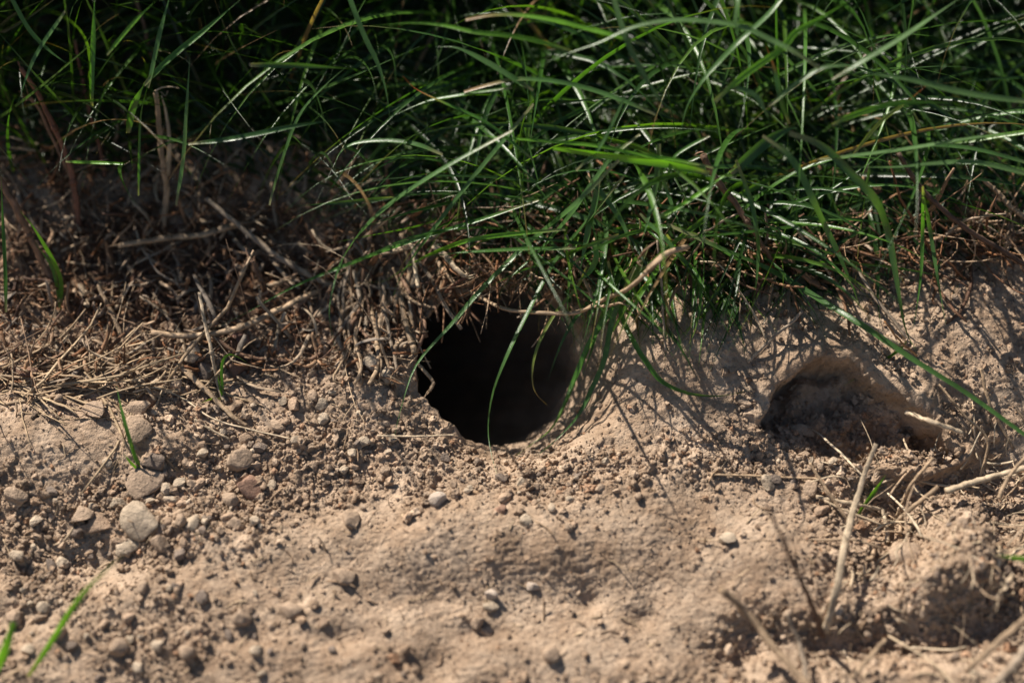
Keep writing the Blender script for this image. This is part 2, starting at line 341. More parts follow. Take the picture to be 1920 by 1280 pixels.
def crumbs(name, n, smin, smax, V, F, seed, label, even=0):
    rng = np.random.default_rng(seed); px = rng.uniform(-40, 1960, n * 3); py = rng.uniform(300, 1330, n * 3)
    pp = px_plane(px, py); x, v = pp[:, 0], pp[:, 1]; rr = look(x, v, RR); lo_ = loose_at(x, v)
    keep = (rng.random(n * 3) < (lo_ ** 1.5 * .97 + .03 if not even else .45 + .4 * lo_)) & (rr > 1.06)
    x, v = x[keep][:n], v[keep][:n]; m = len(x)
    s = smin + (smax - smin) * rng.random(m) ** 3.2
    rel = V[None] * (1 + .27 * rng.normal(size=(m, len(V), 1)).clip(-1.6, 1.6)) ; rel = np.einsum('nij,nkj->nki', rand_rot(m, rng), rel * rng.uniform(.6, 1.2, (m, 1, 3)))
    h = look(x, v) + s * rng.uniform(.05, .65, m)
    pos = world_of(np.stack([x, v, h], -1)); ver = pos[:, None] + rel * s[:, None, None]
    fac = (F[None] + (np.arange(m) * len(V))[:, None, None]).reshape(-1, 3)
    hm = look(x, v, humus[..., 0])[:, None]; col = np.repeat(soil_tint(m, rng) * (1 - hm) + HUM * 1.6 * rng.uniform(.6, 1.6, (m, 1)) * hm, len(V), 0)
    return tag(link(name, make_mesh(name, ver.reshape(-1, 3), [fac], col, smooth=smax < .001), M_SOIL), label, kind='stuff')
crumbs('soil_crumbs', 24000, .0003, .0012, IV, IF, 81, 'fine tan soil crumbs loose on the bank')
crumbs('soil_grit', 24000, .00016, .00050, IV, IF, 83, 'sandy grit on the bank', 1)
crumbs('soil_crumbs', 1500, .0010, .0021, IV2, IF2, 82, 'coarser tan soil crumbs loose on the bank')

# ------------------------------------------------------------------ grass
def pick(pal, n, rng): return np.array(pal)[rng.integers(0, len(pal), n)]
GREENS = [(.028, .075, .012), (.038, .098, .014), (.055, .128, .017), (.032, .078, .016), (.068, .14, .018), (.024, .060, .012)]
def grow(x, v, length, lean, az, width, bend, rng, K=13, h0=-.003, curl=.25):
    n = len(x); p = np.stack([x, v, look(x, v) + h0], -1)
    d = np.stack([np.sin(lean) * np.cos(az), np.sin(lean) * np.sin(az), np.cos(lean)], -1); out = [p]
    lat = rng.normal(size=n) * curl; st = length / (K - 1)
    for i in range(K - 1):
        tt = i / (K - 1); d = d + GRAV * (bend * (.25 + 1.5 * tt) / K)[:, None]
        sd = nrm(np.cross(d, [0, 0, 1.])); d = nrm(d + sd * (lat / K * 2)[:, None])
        p = p + d * st[:, None]; g = look(p[:, 0], p[:, 1]) + .0012; hit = p[:, 2] < g
        p = np.where(hit[:, None], np.stack([p[:, 0], p[:, 1], g], -1), p); d = np.where(hit[:, None], nrm(d * [1, 1, .1]), d); out.append(p)
    return np.stack(out, 1)
BX = np.array([-300, 0, 200, 450, 620, 700, 800, 1000, 1100, 1350, 1450, 1700, 1920, 2300])
BY = np.array([345, 345, 360, 380, 430, 465, 500, 560, 660, 675, 630, 575, 520, 490])
def below_edge(p):                   # how far (photo pixels) a plant point hangs below the natural fringe of the turf
    q = project(p); return q[..., 1] - np.interp(q[..., 0], BX, BY)
def mass_grass(name, label, zone, n, lmin, lmax, seed, az_mu, az_sd, lean_lo, lean_hi, wmin=.9, wmax=2.6, per=9, tol=35, dark=1.0, bend=(.4, 1.9), edge=None):
    rng = np.random.default_rng(seed); Z = np.array([pl(*p) if p[1] > -400 else p[2:] for p in zone], float)
    lo_, hi_ = Z.min(0), Z.max(0); nt_ = n // per
    c = rng.uniform(lo_, hi_, (nt_ * 4, 2)); c = c[poly_sd(Z, c[:, 0], c[:, 1]) < 0][:nt_]
    cl = np.repeat(np.arange(len(c)), per); m = len(cl)
    x = c[cl, 0] + rng.normal(size=m) * .005; v = c[cl, 1] + rng.normal(size=m) * .005
    caz = rng.normal(az_mu, az_sd, len(c))[cl] + rng.normal(0, .75, m)
    length = rng.uniform(lmin, lmax, m) * rng.uniform(.7, 1.1, len(c))[cl]; lean = rng.uniform(lean_lo, lean_hi, m)
    w = rng.uniform(wmin, wmax, m) * MM; p = grow(x, v, length, lean, caz, w, rng.uniform(*bend, m), rng)
    be = below_edge(p).max(1); keep = be < np.where(rng.random(m) < .06, tol * 2.2, tol) * rng.random(m)
    p, w = p[keep], w[keep]; m = len(p); K = p.shape[1]; t = np.linspace(0, 1, K)
    prof = (.55 + .45 * sstep(0, .25, t)) * (1 - sstep(.45, 1.0, t) * .96)
    up = nrm(np.array([0, -.1, 1.]) + rng.normal(size=(m, 1, 3)) * .55)
    V, F = blade_geo(p, up, w[:, None] * prof, .2)
    col = pick(GREENS, m, rng) * rng.uniform(.75, 1.3, (m, 1)) * dark; dry = rng.random(m)  # dark paints the shade between blades into the leaf colour of a layer
    col = np.where((dry < .022)[:, None], np.array([.22, .14, .07]) * rng.uniform(.6, 1.2, (m, 1)), col)
    cc = np.repeat(col[:, None], K, 1); tip = (sstep(.72, 1, t)[None] * (dry < .22)[:, None] * (dry > .022)[:, None])[..., None]
    cc = cc * (1 - tip) + np.array([.20, .12, .04]) * tip; base = sstep(.2, 0, t)[None, :, None]; cc = cc * (1 - .6 * base) + np.array([.12, .13, .06]) * .6 * base
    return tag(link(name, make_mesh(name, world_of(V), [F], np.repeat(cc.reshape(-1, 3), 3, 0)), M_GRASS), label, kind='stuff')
S = -math.pi / 2
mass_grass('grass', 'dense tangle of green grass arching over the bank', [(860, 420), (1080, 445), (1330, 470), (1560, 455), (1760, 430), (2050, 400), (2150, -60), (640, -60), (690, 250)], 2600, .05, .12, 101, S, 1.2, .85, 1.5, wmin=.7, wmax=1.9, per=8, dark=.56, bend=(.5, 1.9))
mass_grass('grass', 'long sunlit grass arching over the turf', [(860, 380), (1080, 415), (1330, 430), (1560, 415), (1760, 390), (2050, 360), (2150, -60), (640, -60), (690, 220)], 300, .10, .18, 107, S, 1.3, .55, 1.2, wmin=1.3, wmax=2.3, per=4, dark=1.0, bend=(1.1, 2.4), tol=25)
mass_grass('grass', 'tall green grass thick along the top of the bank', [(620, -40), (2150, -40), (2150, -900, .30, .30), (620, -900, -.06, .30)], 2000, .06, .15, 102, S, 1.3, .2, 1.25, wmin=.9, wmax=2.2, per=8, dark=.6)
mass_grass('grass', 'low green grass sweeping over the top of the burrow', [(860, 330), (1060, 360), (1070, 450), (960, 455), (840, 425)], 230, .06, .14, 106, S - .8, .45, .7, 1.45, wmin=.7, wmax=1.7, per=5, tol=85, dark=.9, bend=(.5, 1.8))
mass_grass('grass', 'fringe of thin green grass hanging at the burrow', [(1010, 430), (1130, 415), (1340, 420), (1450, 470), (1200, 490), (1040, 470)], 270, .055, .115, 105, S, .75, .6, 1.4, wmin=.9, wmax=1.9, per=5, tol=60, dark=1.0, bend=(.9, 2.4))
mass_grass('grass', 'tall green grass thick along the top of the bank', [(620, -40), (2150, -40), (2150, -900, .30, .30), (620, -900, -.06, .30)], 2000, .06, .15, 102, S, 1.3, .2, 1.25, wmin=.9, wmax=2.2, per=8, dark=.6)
mass_grass('grass', 'sparse shaded grass on the brown litter slope', [(-100, 300), (300, 305), (620, 320), (700, 100), (640, -60), (-160, -60)], 800, .04, .12, 103, S, 1.4, .15, 1.3, wmax=2.0, per=5, tol=25, dark=.55, bend=(.2, 1.5))  # leaf colour darkened here in place of deeper shade
mass_grass('grass', 'tall grass mostly out of view, set to shade the litter slope', [(-300, -60), (600, -60), (640, -900, -.06, .36), (-260, -900, -.36, .36)], 2300, .09, .175, 104, S, 1.8, .05, .7, wmin=1.6, wmax=4, per=9, tol=-150, bend=(.0, .6))  # mostly unseen; height and density set for the shade it casts below

# ------------------------------------------------------------------ litter of dead stalks and roots (stuff)
BROWNS = [(.17, .082, .040), (.25, .13, .065), (.09, .044, .025), (.33, .20, .115), (.23, .10, .042), (.42, .29, .185), (.12, .06, .033), (.26, .19, .135)]
def litter(name, label, zone, n, lmin, lmax, dmin, dmax, seed, pal, hmax=6, tilt=.5, az=None, skip_hole=True, curl=.9, flat=.6):
    rng = np.random.default_rng(seed); Z = np.array([pl(*p) for p in zone]); c = rng.uniform(Z.min(0), Z.max(0), (n * 4, 2))
    sd = poly_sd(Z, c[:, 0], c[:, 1]); rr = look(c[:, 0], c[:, 1], RR)
    k = (sd < -.004 * rng.random(n * 4)) & ((rr > 1.08) | (not skip_hole)); c = c[k][:n]; m = len(c); K = 6
    ln = lmin + (lmax - lmin) * rng.random(m) ** 2.2; a = rng.uniform(0, 2 * np.pi, m) if az is None else rng.normal(az, .7, m)
    el = rng.normal(0, tilt, m); d = np.stack([np.cos(a) * np.cos(el), np.sin(a) * np.cos(el), np.sin(el)], -1)
    p = np.concatenate([c, (look(c[:, 0], c[:, 1]) + rng.random(m) ** 2 * hmax * MM)[:, None]], 1); cv = rng.normal(size=(m, 3)) * curl; out = [p]
    for i in range(K - 1):
        d = nrm(d + cv / K + rng.normal(size=(m, 3)) * .12); p = p + d * (ln / (K - 1))[:, None] * MM
        g = look(p[:, 0], p[:, 1]) + .0003; p[:, 2] = np.maximum(p[:, 2], g); out.append(p)
    p = np.stack(out, 1); r = (dmin + (dmax - dmin) * rng.random(m) ** 2.5) / 2 * MM
    prof = np.array([.85, 1, 1, .95, .85, .6]); V, F = tube_geo(world_of(p), r[:, None] * prof, 5, flat, seed, .12)
    col = pick(pal, m, rng) * rng.uniform(.7, 1.25, (m, 1))
    return tag(link(name, make_mesh(name, V, F, np.repeat(col, K * 5, 0)), M_STRAW), label, kind='stuff')
LZ = [(-80, 235), (300, 245), (620, 290), (800, 400), (800, 560), (740, 730), (600, 700), (330, 715), (-80, 745)]
litter('dead_litter', 'brown litter of dead grass and roots on the shaded slope', LZ, 2200, 3, 16, .4, 1.9, 201, BROWNS, 6)
litter('dead_litter', 'pale root threads and stalk bits over the litter slope', LZ, 140, 14, 50, .3, 1.4, 202, [(.42, .30, .19), (.48, .36, .24), (.33, .21, .13)], 9, .35, None, True, .6)
litter('dead_litter', 'flattened scraps of dead grass leaf on the litter slope', LZ, 230, 6, 26, 1.4, 3.4, 207, [(.34, .25, .17), (.25, .20, .155), (.20, .11, .06), (.42, .32, .22)], 7, .5, None, True, 1.2, .14)
litter('dead_litter', 'dead roots and stubs under the grass fringe', [(800, 400), (1080, 430), (1400, 455), (1920, 420), (1960, 500), (1600, 540), (1350, 540), (1120, 520), (950, 490), (820, 500)], 900, 5, 40, .35, 1.9, 203, BROWNS, 8, .5, None, False)
litter('dead_litter', 'root ends and dead blades hanging at the top of the burrow', [(800, 440), (1080, 440), (1120, 560), (1060, 552), (930, 540), (815, 566)], 240, 7, 32, .4, 1.8, 208, BROWNS, 9, .4, S, False)
litter('straw_litter', 'pale dry straw strewn over the crumbly soil', [(1480, 840), (1700, 870), (1830, 780), (1990, 700), (1990, 1330), (1500, 1330), (1560, 1100)], 170, 6, 34, .4, 1.7, 204, [(.50, .38, .25), (.40, .28, .18), (.58, .46, .32)], 5, .3)
litter('straw_litter', 'tiny straw flecks scattered on the bare soil', [(-60, 720), (600, 700), (780, 860), (1100, 880), (1420, 860), (1500, 1000), (1960, 1000), (1960, 1320), (-60, 1320)], 420, 2, 11, .25, .9, 205, [(.45, .33, .21), (.30, .2, .12), (.20, .13, .08)], 1.2, .15)
litter('straw_litter', 'thin straw lying across the foot of the litter slope', [(-80, 640), (200, 640), (350, 690), (380, 760), (-80, 780)], 90, 14, 60, .4, 1.6, 206, [(.46, .33, .20), (.36, .25, .15)], 3, .1, .0, True, .3)

# ------------------------------------------------------------------ single grass blades
GC = {'g': (.052, .135, .020), 'b': (.095, .23, .018), 'd': (.026, .072, .015), 'p': (.080, .150, .050), 'y': (.13, .17, .035), 'r': (.40, .10, .03), 't': (.28, .18, .09), 's': (.058, .128, .034)}
def focus_h(py, off): return max(2.0, .1 * (640 - py) + off)
def blade_points(pts, off):
    q = []
    for i, p in enumerate(pts):
        h = p[2] if len(p) > 2 else focus_h(p[1], off); q.append(at(p[0], p[1], h))
    return np.array(q)
def single_blade(pts, w, c='g', tipc=None, off=10.0, roll=None, taper=.5, name='grass_leaf', parent=None, cut=False, fold=.22):
    rng = np.random.default_rng(int(abs(pts[0][0] * 7 + pts[0][1] * 13))); K = 30
    p = world_of(spline(blade_points(pts, off), K))[None]; t = np.linspace(0, 1, K)
    prof = (.6 + .4 * sstep(0, .2, t)) * (1 - sstep(taper, 1.0, t) * (.35 if cut else .95))
    roll = rng.uniform(-.7, .7) if roll is None else roll
    T = tang(p); vw = nrm(np.array(cam.location) - p); Sd = nrm(np.cross(T, vw)); tw = roll + (t - .5)[None, :, None] * rng.uniform(-.7, .7)
    up = np.cos(tw) * vw + np.sin(tw) * Sd
    if c in 'sp':                      # leaves that lie face up to the sky catch the sun along their bend
        up = nrm(vw * 1.15 + np.array(SUN) + .55 * tw * Sd); fold = .16
    V, F = blade_geo(p, up, (w * PX * .76 * prof)[None], fold); col = np.array(GC[c]) * rng.uniform(.85, 1.15)
    cc = np.repeat(col[None], K, 0)
    if tipc:
        k = sstep(.62, .97, t)[:, None]; cc = cc * (1 - k) + np.array(GC[tipc]) * k
    b0 = sstep(.16, 0, t)[:, None]; cc = cc * (1 - .75 * b0) + np.array([.22, .19, .10]) * .75 * b0
    loc = p[0, 0] if parent is None else np.array(parent.location)
    o = link(name, make_mesh(name, V - loc, [F], np.repeat(cc, 3, 0)), M_GRASS, parent)
    if parent is None: o.location = loc
    return o
BL = [
 # blades that hang before the burrow mouth
 ([(1160, 300), (1075, 385), (985, 460, 20), (900, 545, 18), (847, 607, 16), (783, 680, 12), (757, 747, 8), (737, 827, 2)], 13, 's', None, 'long glinting blade crossing the burrow mouth from upper right to its lower left rim'),
 ([(1170, 330), (1100, 415), (1040, 490, 20), (987, 590, 18), (947, 674, 15), (923, 740, 12), (915, 804, 9), (922, 854, 5), (932, 890, 1)], 12, 's', None, 'long blade hanging straight down before the middle of the burrow mouth'),
 ([(1100, 500), (1083, 537, 14), (1043, 584, 12), (1010, 644, 10), (998, 694, 8), (1003, 734, 6), (1027, 760, 3)], 8, 'y', 't', 'thin yellowing blade curling inside the burrow mouth'),
 ([(1215, 460), (1180, 540, 14), (1140, 590, 12), (1107, 640, 12), (1077, 710, 11), (1057, 760, 9), (1033, 804, 6), (1000, 830, 3), (967, 854, 1)], 16, 'g', 'y', 'broad blade following the sunlit rim of the burrow to its lip'),
 ([(1190, 500), (1150, 594, 14), (1133, 674, 11), (1107, 734, 8), (1083, 780, 6), (1047, 820, 3), (1007, 854, 1)], 13, 's', None, 'blade bowing over the pale wall just outside the sunlit burrow rim'),
 ([(1150, 520), (1125, 600, 9), (1108, 660, 7), (1088, 715, 4)], 9, 'g', None, 'short straight blade ending on the sunlit inner wall of the burrow'),
 ([(1140, 490), (1163, 584, 9), (1190, 644, 8), (1213, 680, 7), (1240, 714, 5), (1290, 737, 3), (1350, 742, 2), (1410, 730, 2)], 12, 'g', 'y', 'blade drooping onto the soil lobe between the burrow and the scooped hollow'),
 ([(960, 245), (840, 310), (740, 375), (680, 430), (640, 490, 16), (620, 560, 13), (618, 600, 10), (630, 658, 4)], 12, 's', None, 'long glinting blade arching down over the litter left of the burrow'),
 ([(1000, 195), (905, 310), (850, 380), (790, 460), (750, 520, 13), (733, 572, 8)], 12, 's', None, 'straight blade whose tip ends among the roots above the left burrow rim'),
 ([(1010, 375), (905, 410), (760, 455), (640, 500, 12), (545, 540, 10), (455, 590, 8), (395, 618, 5)], 10, 'g', None, 'very long low blade reaching out over the forked dry twig'),
 ([(1060, 430), (947, 440), (873, 452), (800, 480, 15), (753, 507, 12), (720, 527, 10), (690, 529, 8)], 10, 'b', 'y', 'bright blade with upturned tip above the hanging roots'),
 ([(1080, 465), (973, 467), (880, 472), (790, 482)], 10, 'g', None, 'flat blade lying level just over the burrow mouth'),
 ([(1160, 440), (1093, 464), (1040, 487, 16), (973, 510, 14), (913, 540, 12)], 10, 'g', None, 'blade poking in at the shaded top of the burrow mouth'),
 ([(1200, 252), (1160, 283), (1135, 310), (1100, 357), (1067, 405), (1007, 474, 17), (960, 517, 15), (930, 564, 12)], 12, 's', None, 'long straight blade from the tuft ending inside the top of the burrow'),
 ([(1024, 460), (1017, 490, 16), (1010, 534, 13)], 7, 's', None, 'short thin blade tip pointing down over the burrow'),
 # blades of the tuft above the burrow
 ([(1330, 325), (1273, 312), (1140, 293), (1037, 278)], 21, 'b', None, 'broad bright green blade lying level across the tuft, its blunt end toward the burrow'),
 ([(1340, 315), (1270, 300), (1200, 290), (1110, 272), (990, 262), (853, 250)], 9, 'b', None, 'slim bright blade running level above the broad bright one'),
 ([(1080, 100), (1020, 80), (957, 67), (890, 60), (830, 47), (767, 43), (690, 50)], 9, 'b', None, 'slender blade stretching out level near the top of the tuft, pointed tip free'),
 ([(1210, 85), (1140, 63), (1107, 55), (1040, 38), (973, 28), (923, 28), (873, 37)], 11, 'b', 't', 'cut blade with a brown blunt end near the top of the tuft'),
 ([(1000, 170), (957, 143), (907, 113), (857, 90), (817, 88)], 14, 's', None, 'wide arched blade bent over at its pointed end above the curly red leaf'),
 ([(1230, 215), (1173, 190), (1107, 167), (1040, 152), (973, 148), (923, 157), (870, 172)], 11, 's', 't', 'arched blade with a pale chewed end over the curly red leaf'),
 ([(640, -60), (657, 0), (683, 67), (707, 117), (723, 167), (731, 220)], 12, 's', None, 'blade dropping steeply from the top edge to a sharp tip above the litter'),
 ([(960, 165), (900, 172), (860, 178), (800, 190), (731, 220)], 8, 's', None, 'thin blade meeting the tip of the steeply dropping blade'),
 ([(1000, 300), (923, 237), (873, 210), (827, 190), (780, 167), (755, 143)], 9, 'g', 'r', 'blade with a red-orange pointed tip'),
 ([(1080, 320), (1123, 277), (1153, 223), (1173, 177), (1190, 130)], 9, 's', None, 'upright blade leaning over the level bright blades'),
 ([(1140, -40), (1170, 63), (1190, 107), (1213, 150), (1240, 190), (1277, 220)], 13, 'p', None, 'pale blade with a white glint curving down through the tuft'),
 ([(1540, 130), (1490, 97), (1440, 72), (1380, 47), (1273, 37), (1190, 50), (1123, 80), (1057, 103), (1003, 127)], 13, 'p', None, 'very long pale arching blade spanning the top of the tuft'),
 ([(1490, -40), (1447, 20), (1390, 73), (1347, 117), (1313, 157), (1287, 203), (1274, 260)], 13, 's', None, 'long straight blade slanting through the top of the tuft beside the pale one'),
 ([(1387, -40), (1384, 0), (1379, 40), (1387, 83)], 11, 'p', None, 'short pale looped blade hanging from the top edge'),
 ([(1340, 190), (1393, 143), (1467, 90), (1493, 60), (1547, 30), (1610, -10)], 14, 'b', None, 'bright green blade slanting up to the top edge'),
 ([(1560, 150), (1613, 117), (1680, 77), (1740, 37), (1810, -10)], 14, 'p', None, 'straight silvery blade slanting to the top edge over dark grass'),
 ([(1480, 233), (1463, 180), (1453, 133), (1437, 87)], 14, 'd', 'r', 'dark upright blade with a reddish tip'),
 ([(1440, 200), (1493, 157), (1533, 130), (1573, 123), (1623, 127)], 12, 'p', None, 'grey-green blade bent like a hook in the middle of the turf'),
 ([(1960, 194), (1847, 180), (1780, 167), (1713, 150), (1630, 138), (1553, 137)], 14, 'p', None, 'pale green blade lying level out to the edge of the photo'),
 ([(1480, 250), (1520, 263), (1553, 283), (1597, 327), (1640, 373), (1663, 427, 36), (1677, 500, 28), (1697, 614, 12), (1720, 660, 1)], 19, 's', None, 'broad glinting blade drooping from the turf down to the crossing straws'),
 ([(1430, 255), (1480, 293), (1507, 337), (1527, 380), (1550, 430, 34), (1573, 477, 26), (1597, 534, 16), (1613, 577, 6)], 17, 's', None, 'broad blade drooping beside the glinting one, tip above the soil mound'),
 ([(1370, 165), (1400, 170), (1423, 187), (1443, 227)], 13, 'p', None, 'short curled blade with a bright silver bend'),
 ([(1370, 325), (1440, 265), (1487, 240), (1500, 250)], 26, 'd', None, 'very broad dark blade folded over at its end'),
 ([(1230, 410), (1280, 383), (1347, 337), (1387, 310)], 10, 'b', None, 'thin bright blade crossing behind the brown broken stalk'),
 ([(1960, 335), (1863, 310), (1813, 303), (1747, 307), (1680, 313), (1597, 313)], 12, 'p', None, 'pale arching blade under the dark brown slanting stalk'),
 ([(1960, 315), (1847, 283), (1780, 273), (1730, 273), (1647, 287), (1577, 297)], 10, 's', None, 'arched blade just above the pale one under the dark stalk'),
 ([(1530, 300), (1690, 280), (1833, 257), (1950, 246)], 10, 'p', None, 'silvery blade rising level to the edge over the arched ones'),
 ([(1560, 235), (1597, 217), (1663, 197), (1713, 192), (1795, 194)], 12, 'b', None, 'fresh green blade with a long pointed tip in the dark turf'),
 ([(1600, 290), (1647, 233), (1697, 193), (1742, 157)], 8, 'y', 'r', 'yellow-green blade with a rusty upper end'),
 ([(1250, 420), (1340, 460), (1447, 507, 13), (1547, 567, 12), (1613, 607, 13), (1713, 674, 14), (1813, 737, 15), (1940, 828, 16)], 15, 's', None, 'very long straight blade running from the tuft over the soil past the scooped hollow'),
 ([(1700, 640, 4), (1687, 655, 4), (1640, 687, 4), (1580, 724, 3)], 9, 'g', 'y', 'short blade pointing at the upper edge of the scooped hollow'),
 ([(1730, 350), (1730, 427, 18), (1727, 510, 12), (1717, 587, 6), (1710, 622, 1)], 9, 'g', None, 'thin blade dropping to the crossing straws beside the broad glinting one'),
 ([(1730, 350), (1743, 427, 18), (1757, 514, 11), (1773, 607, 3)], 10, 's', None, 'blade hanging farthest out on the open soil above the hollow'),
 ([(1500, 488, 10), (1580, 494, 9), (1663, 500, 9), (1747, 514, 8), (1785, 520, 6)], 8, 'g', None, 'thin blade lying level on the soil behind the drooping blades'),
 ([(1250, 440), (1280, 484, 14), (1310, 520, 12), (1313, 570, 9), (1300, 627, 5), (1276, 668, 1)], 9, 'g', 'y', 'blade bowing down onto the soil lobe, yellow at its tip'),
 ([(1380, 300), (1407, 373), (1418, 427, 32), (1422, 470, 26), (1417, 537, 14), (1407, 594, 3)], 11, 's', None, 'glossy blade hanging straight to the soil below the brown broken stalk'),
 ([(1236, 270), (1234, 300), (1230, 345), (1222, 380), (1210, 430), (1200, 457)], 14, 's', None, 'flat dark blade standing upright in the tuft below the broad bright blade'),
 ([(1100, 330), (1127, 360), (1165, 415), (1175, 440), (1192, 483)], 11, 's', None, 'kinked blade in the tuft ending above the fuzzy stem'),
 ([(1200, 400), (1218, 420), (1250, 450), (1290, 500), (1310, 518)], 10, 's', None, 'straight blade slanting down past the fuzzy stem'),
 ([(1122, 340), (1115, 380), (1105, 420), (1095, 470), (1085, 517)], 17, 's', None, 'wide striped blade standing down toward the burrow top'),
 ([(1112, 450), (1118, 480), (1105, 510), (1080, 530)], 14, 'g', None, 'folded broad blade end beside the top of the burrow'),
 ([(1235, 300), (1242, 330), (1255, 370), (1280, 437)], 9, 's', None, 'thin blade splaying out of the tuft beside the flat dark one'),
 ([(1330, 255), (1290, 275), (1260, 300), (1250, 345)], 9, 'g', None, 'small hooked blade under the curled-over leaf'),
 ([(830, 290), (780, 270), (720, 263), (660, 270), (632, 295), (628, 327)], 12, 's', None, 'blade curled over like a crook above the litter'),
 ([(740, 370), (690, 375), (640, 380), (560, 386)], 10, 'd', None, 'blurred dark blade lying level on the litter'),
 # shaded blades over the litter slope
 ([(173, 200), (172, 160), (175, 70), (178, -20)], 13, 'g', None, 'upright blade at the top edge behind the thin brown stalk'),
 ([(330, 385), (343, 300), (350, 200), (357, 90)], 12, 's', None, 'tall upright blade standing behind the bent pale stalk'),
 ([(277, 165), (287, 120), (300, 60), (322, -20)], 12, 's', None, 'glossy blade slanting down from the top edge above the bent pale stalk'),
 ([(270, 160), (297, 130), (333, 97), (383, 57), (450, 0)], 14, 'g', None, 'broad dappled blade slanting up to the top edge'),
 ([(10, -20), (23, 0), (53, 53), (90, 93), (140, 130)], 10, 's', None, 'blade bending down from the top corner over the litter'),
 ([(123, 20), (73, 93), (50, 143), (33, 197)], 10, 's', None, 'blade pointing down beside the split brown stalk'),
 ([(260, 367), (263, 227), (277, 160)], 7, 'g', None, 'thin upright blade between the bent stalk and the split stalk'),
 ([(123, 303), (183, 305), (230, 307)], 9, 'b', None, 'short bright cut blade lying level by the stalks'),
 ([(505, 385), (513, 353), (533, 287), (563, 213), (610, 160), (650, 125)], 10, 's', None, 'slanting shaded blade rising over the middle of the litter'),
 ([(353, 270), (433, 260), (560, 235), (640, 225)], 13, 'd', None, 'dark blade lying level over the litter'),
 ([(470, 122), (550, 123), (660, 129)], 13, 'd', None, 'dusty blade lying level in the shade near the top edge'),
 ([(240, 250), (250, 200), (272, 155)], 20, 'g', None, 'broad short blade standing left of the bent pale stalk'),
 ([(200, 103), (250, 43), (292, 2)], 9, 'b', None, 'slim sunlit blade slanting to the top edge'),
 ([(11, 585), (10, 510), (6, 427), (2, 330)], 9, 'g', None, 'upright blade at the photo edge beside the brown stalk'),
 # foreground blades
 ([(53, 1268, 4), (93, 1208, 14), (133, 1144, 24), (167, 1100, 30), (200, 1067, 34), (240, 1030, 38)], 13, 'b', 'y', 'blurred blade slanting up in the near corner over the pebbles'),
 ([(-12, 1268, 8), (0, 1240, 14), (13, 1208, 18), (26, 1166, 24)], 20, 'b', None, 'stubby bright blurred blade at the near corner edge'),
 ([(1990, 1066, 24), (1930, 1050, 22), (1868, 1040, 20)], 15, 'b', None, 'blurred green blade tip poking in at the edge among near soil'),
 ([(1608, 966, 1), (1633, 931, 5), (1661, 890, 10)], 12, 'b', None, 'small fresh blade leaning on the big pale straw'),
]
for i, b_ in enumerate(BL):
    o = single_blade(b_[0], b_[1], b_[2], b_[3], off=18 if b_[2] in 'pb' or 'glint' in b_[4] or 'broad blade drooping' in b_[4] or 'level' in b_[4] else 10, cut=('very long straight' in b_[4] or 'blunt' in b_[4] or 'cut' in b_[4] or 'chewed' in b_[4] or 'stubby' in b_[4]))
    tag(o, b_[4], 'grass blade', 'long grass blades')

def sprout(base, blades, label):
    e = bpy.data.objects.new('grass_sprout', None); COLL.objects.link(e); e.location = world_of(at(*base)); tag(e, label, 'grass sprout', 'young grass sprouts')
    e.empty_display_size = .01
    bpy.context.view_layer.update()
    for pts, w, c, tc_ in blades: single_blade(pts, w, c, tc_, name='leaf', parent=e)
sprout((262, 882), [([(262, 882, 0), (245, 830, 7), (230, 777, 12), (218, 722, 16)], 10, 'g', None), ([(262, 882, 0), (246, 868, 3), (232, 850, 5)], 7, 'b', None), ([(263, 882, 0), (252, 850, 5), (246, 830, 8)], 7, 'b', 'y')], 'upright young sprout beside the dark stone')
sprout((418, 748), [([(418, 748, 0), (416, 687, 9), (427, 666, 12), (447, 670, 12), (470, 685, 10)], 9, 'g', 'y'), ([(418, 748, 0), (411, 720, 5), (409, 700, 8)], 6, 'b', None), ([(417, 748, 0), (400, 747, 3), (375, 756, 1)], 6, 'y', None)], 'hooked little sprout at the foot of the pale upright straw')
sprout((113, 582), [([(113, 582, 0), (114, 527, 9), (97, 484, 17), (63, 427, 26), (38, 396, 31)], 13, 'b', None), ([(112, 582, 0), (107, 540, 6), (97, 500, 12), (66, 455, 19)], 10, 'b', None)], 'glowing yellow-green sprout at the shaded edge of the litter')
sprout((523, 70), [([(515, 120, 2), (520, 95, 6), (524, 44, 14)], 9, 'b', None), ([(515, 120, 2), (505, 100, 6), (500, 75, 10)], 8, 'b', None)], 'tiny bright two-leaved sprout in the dark grass')

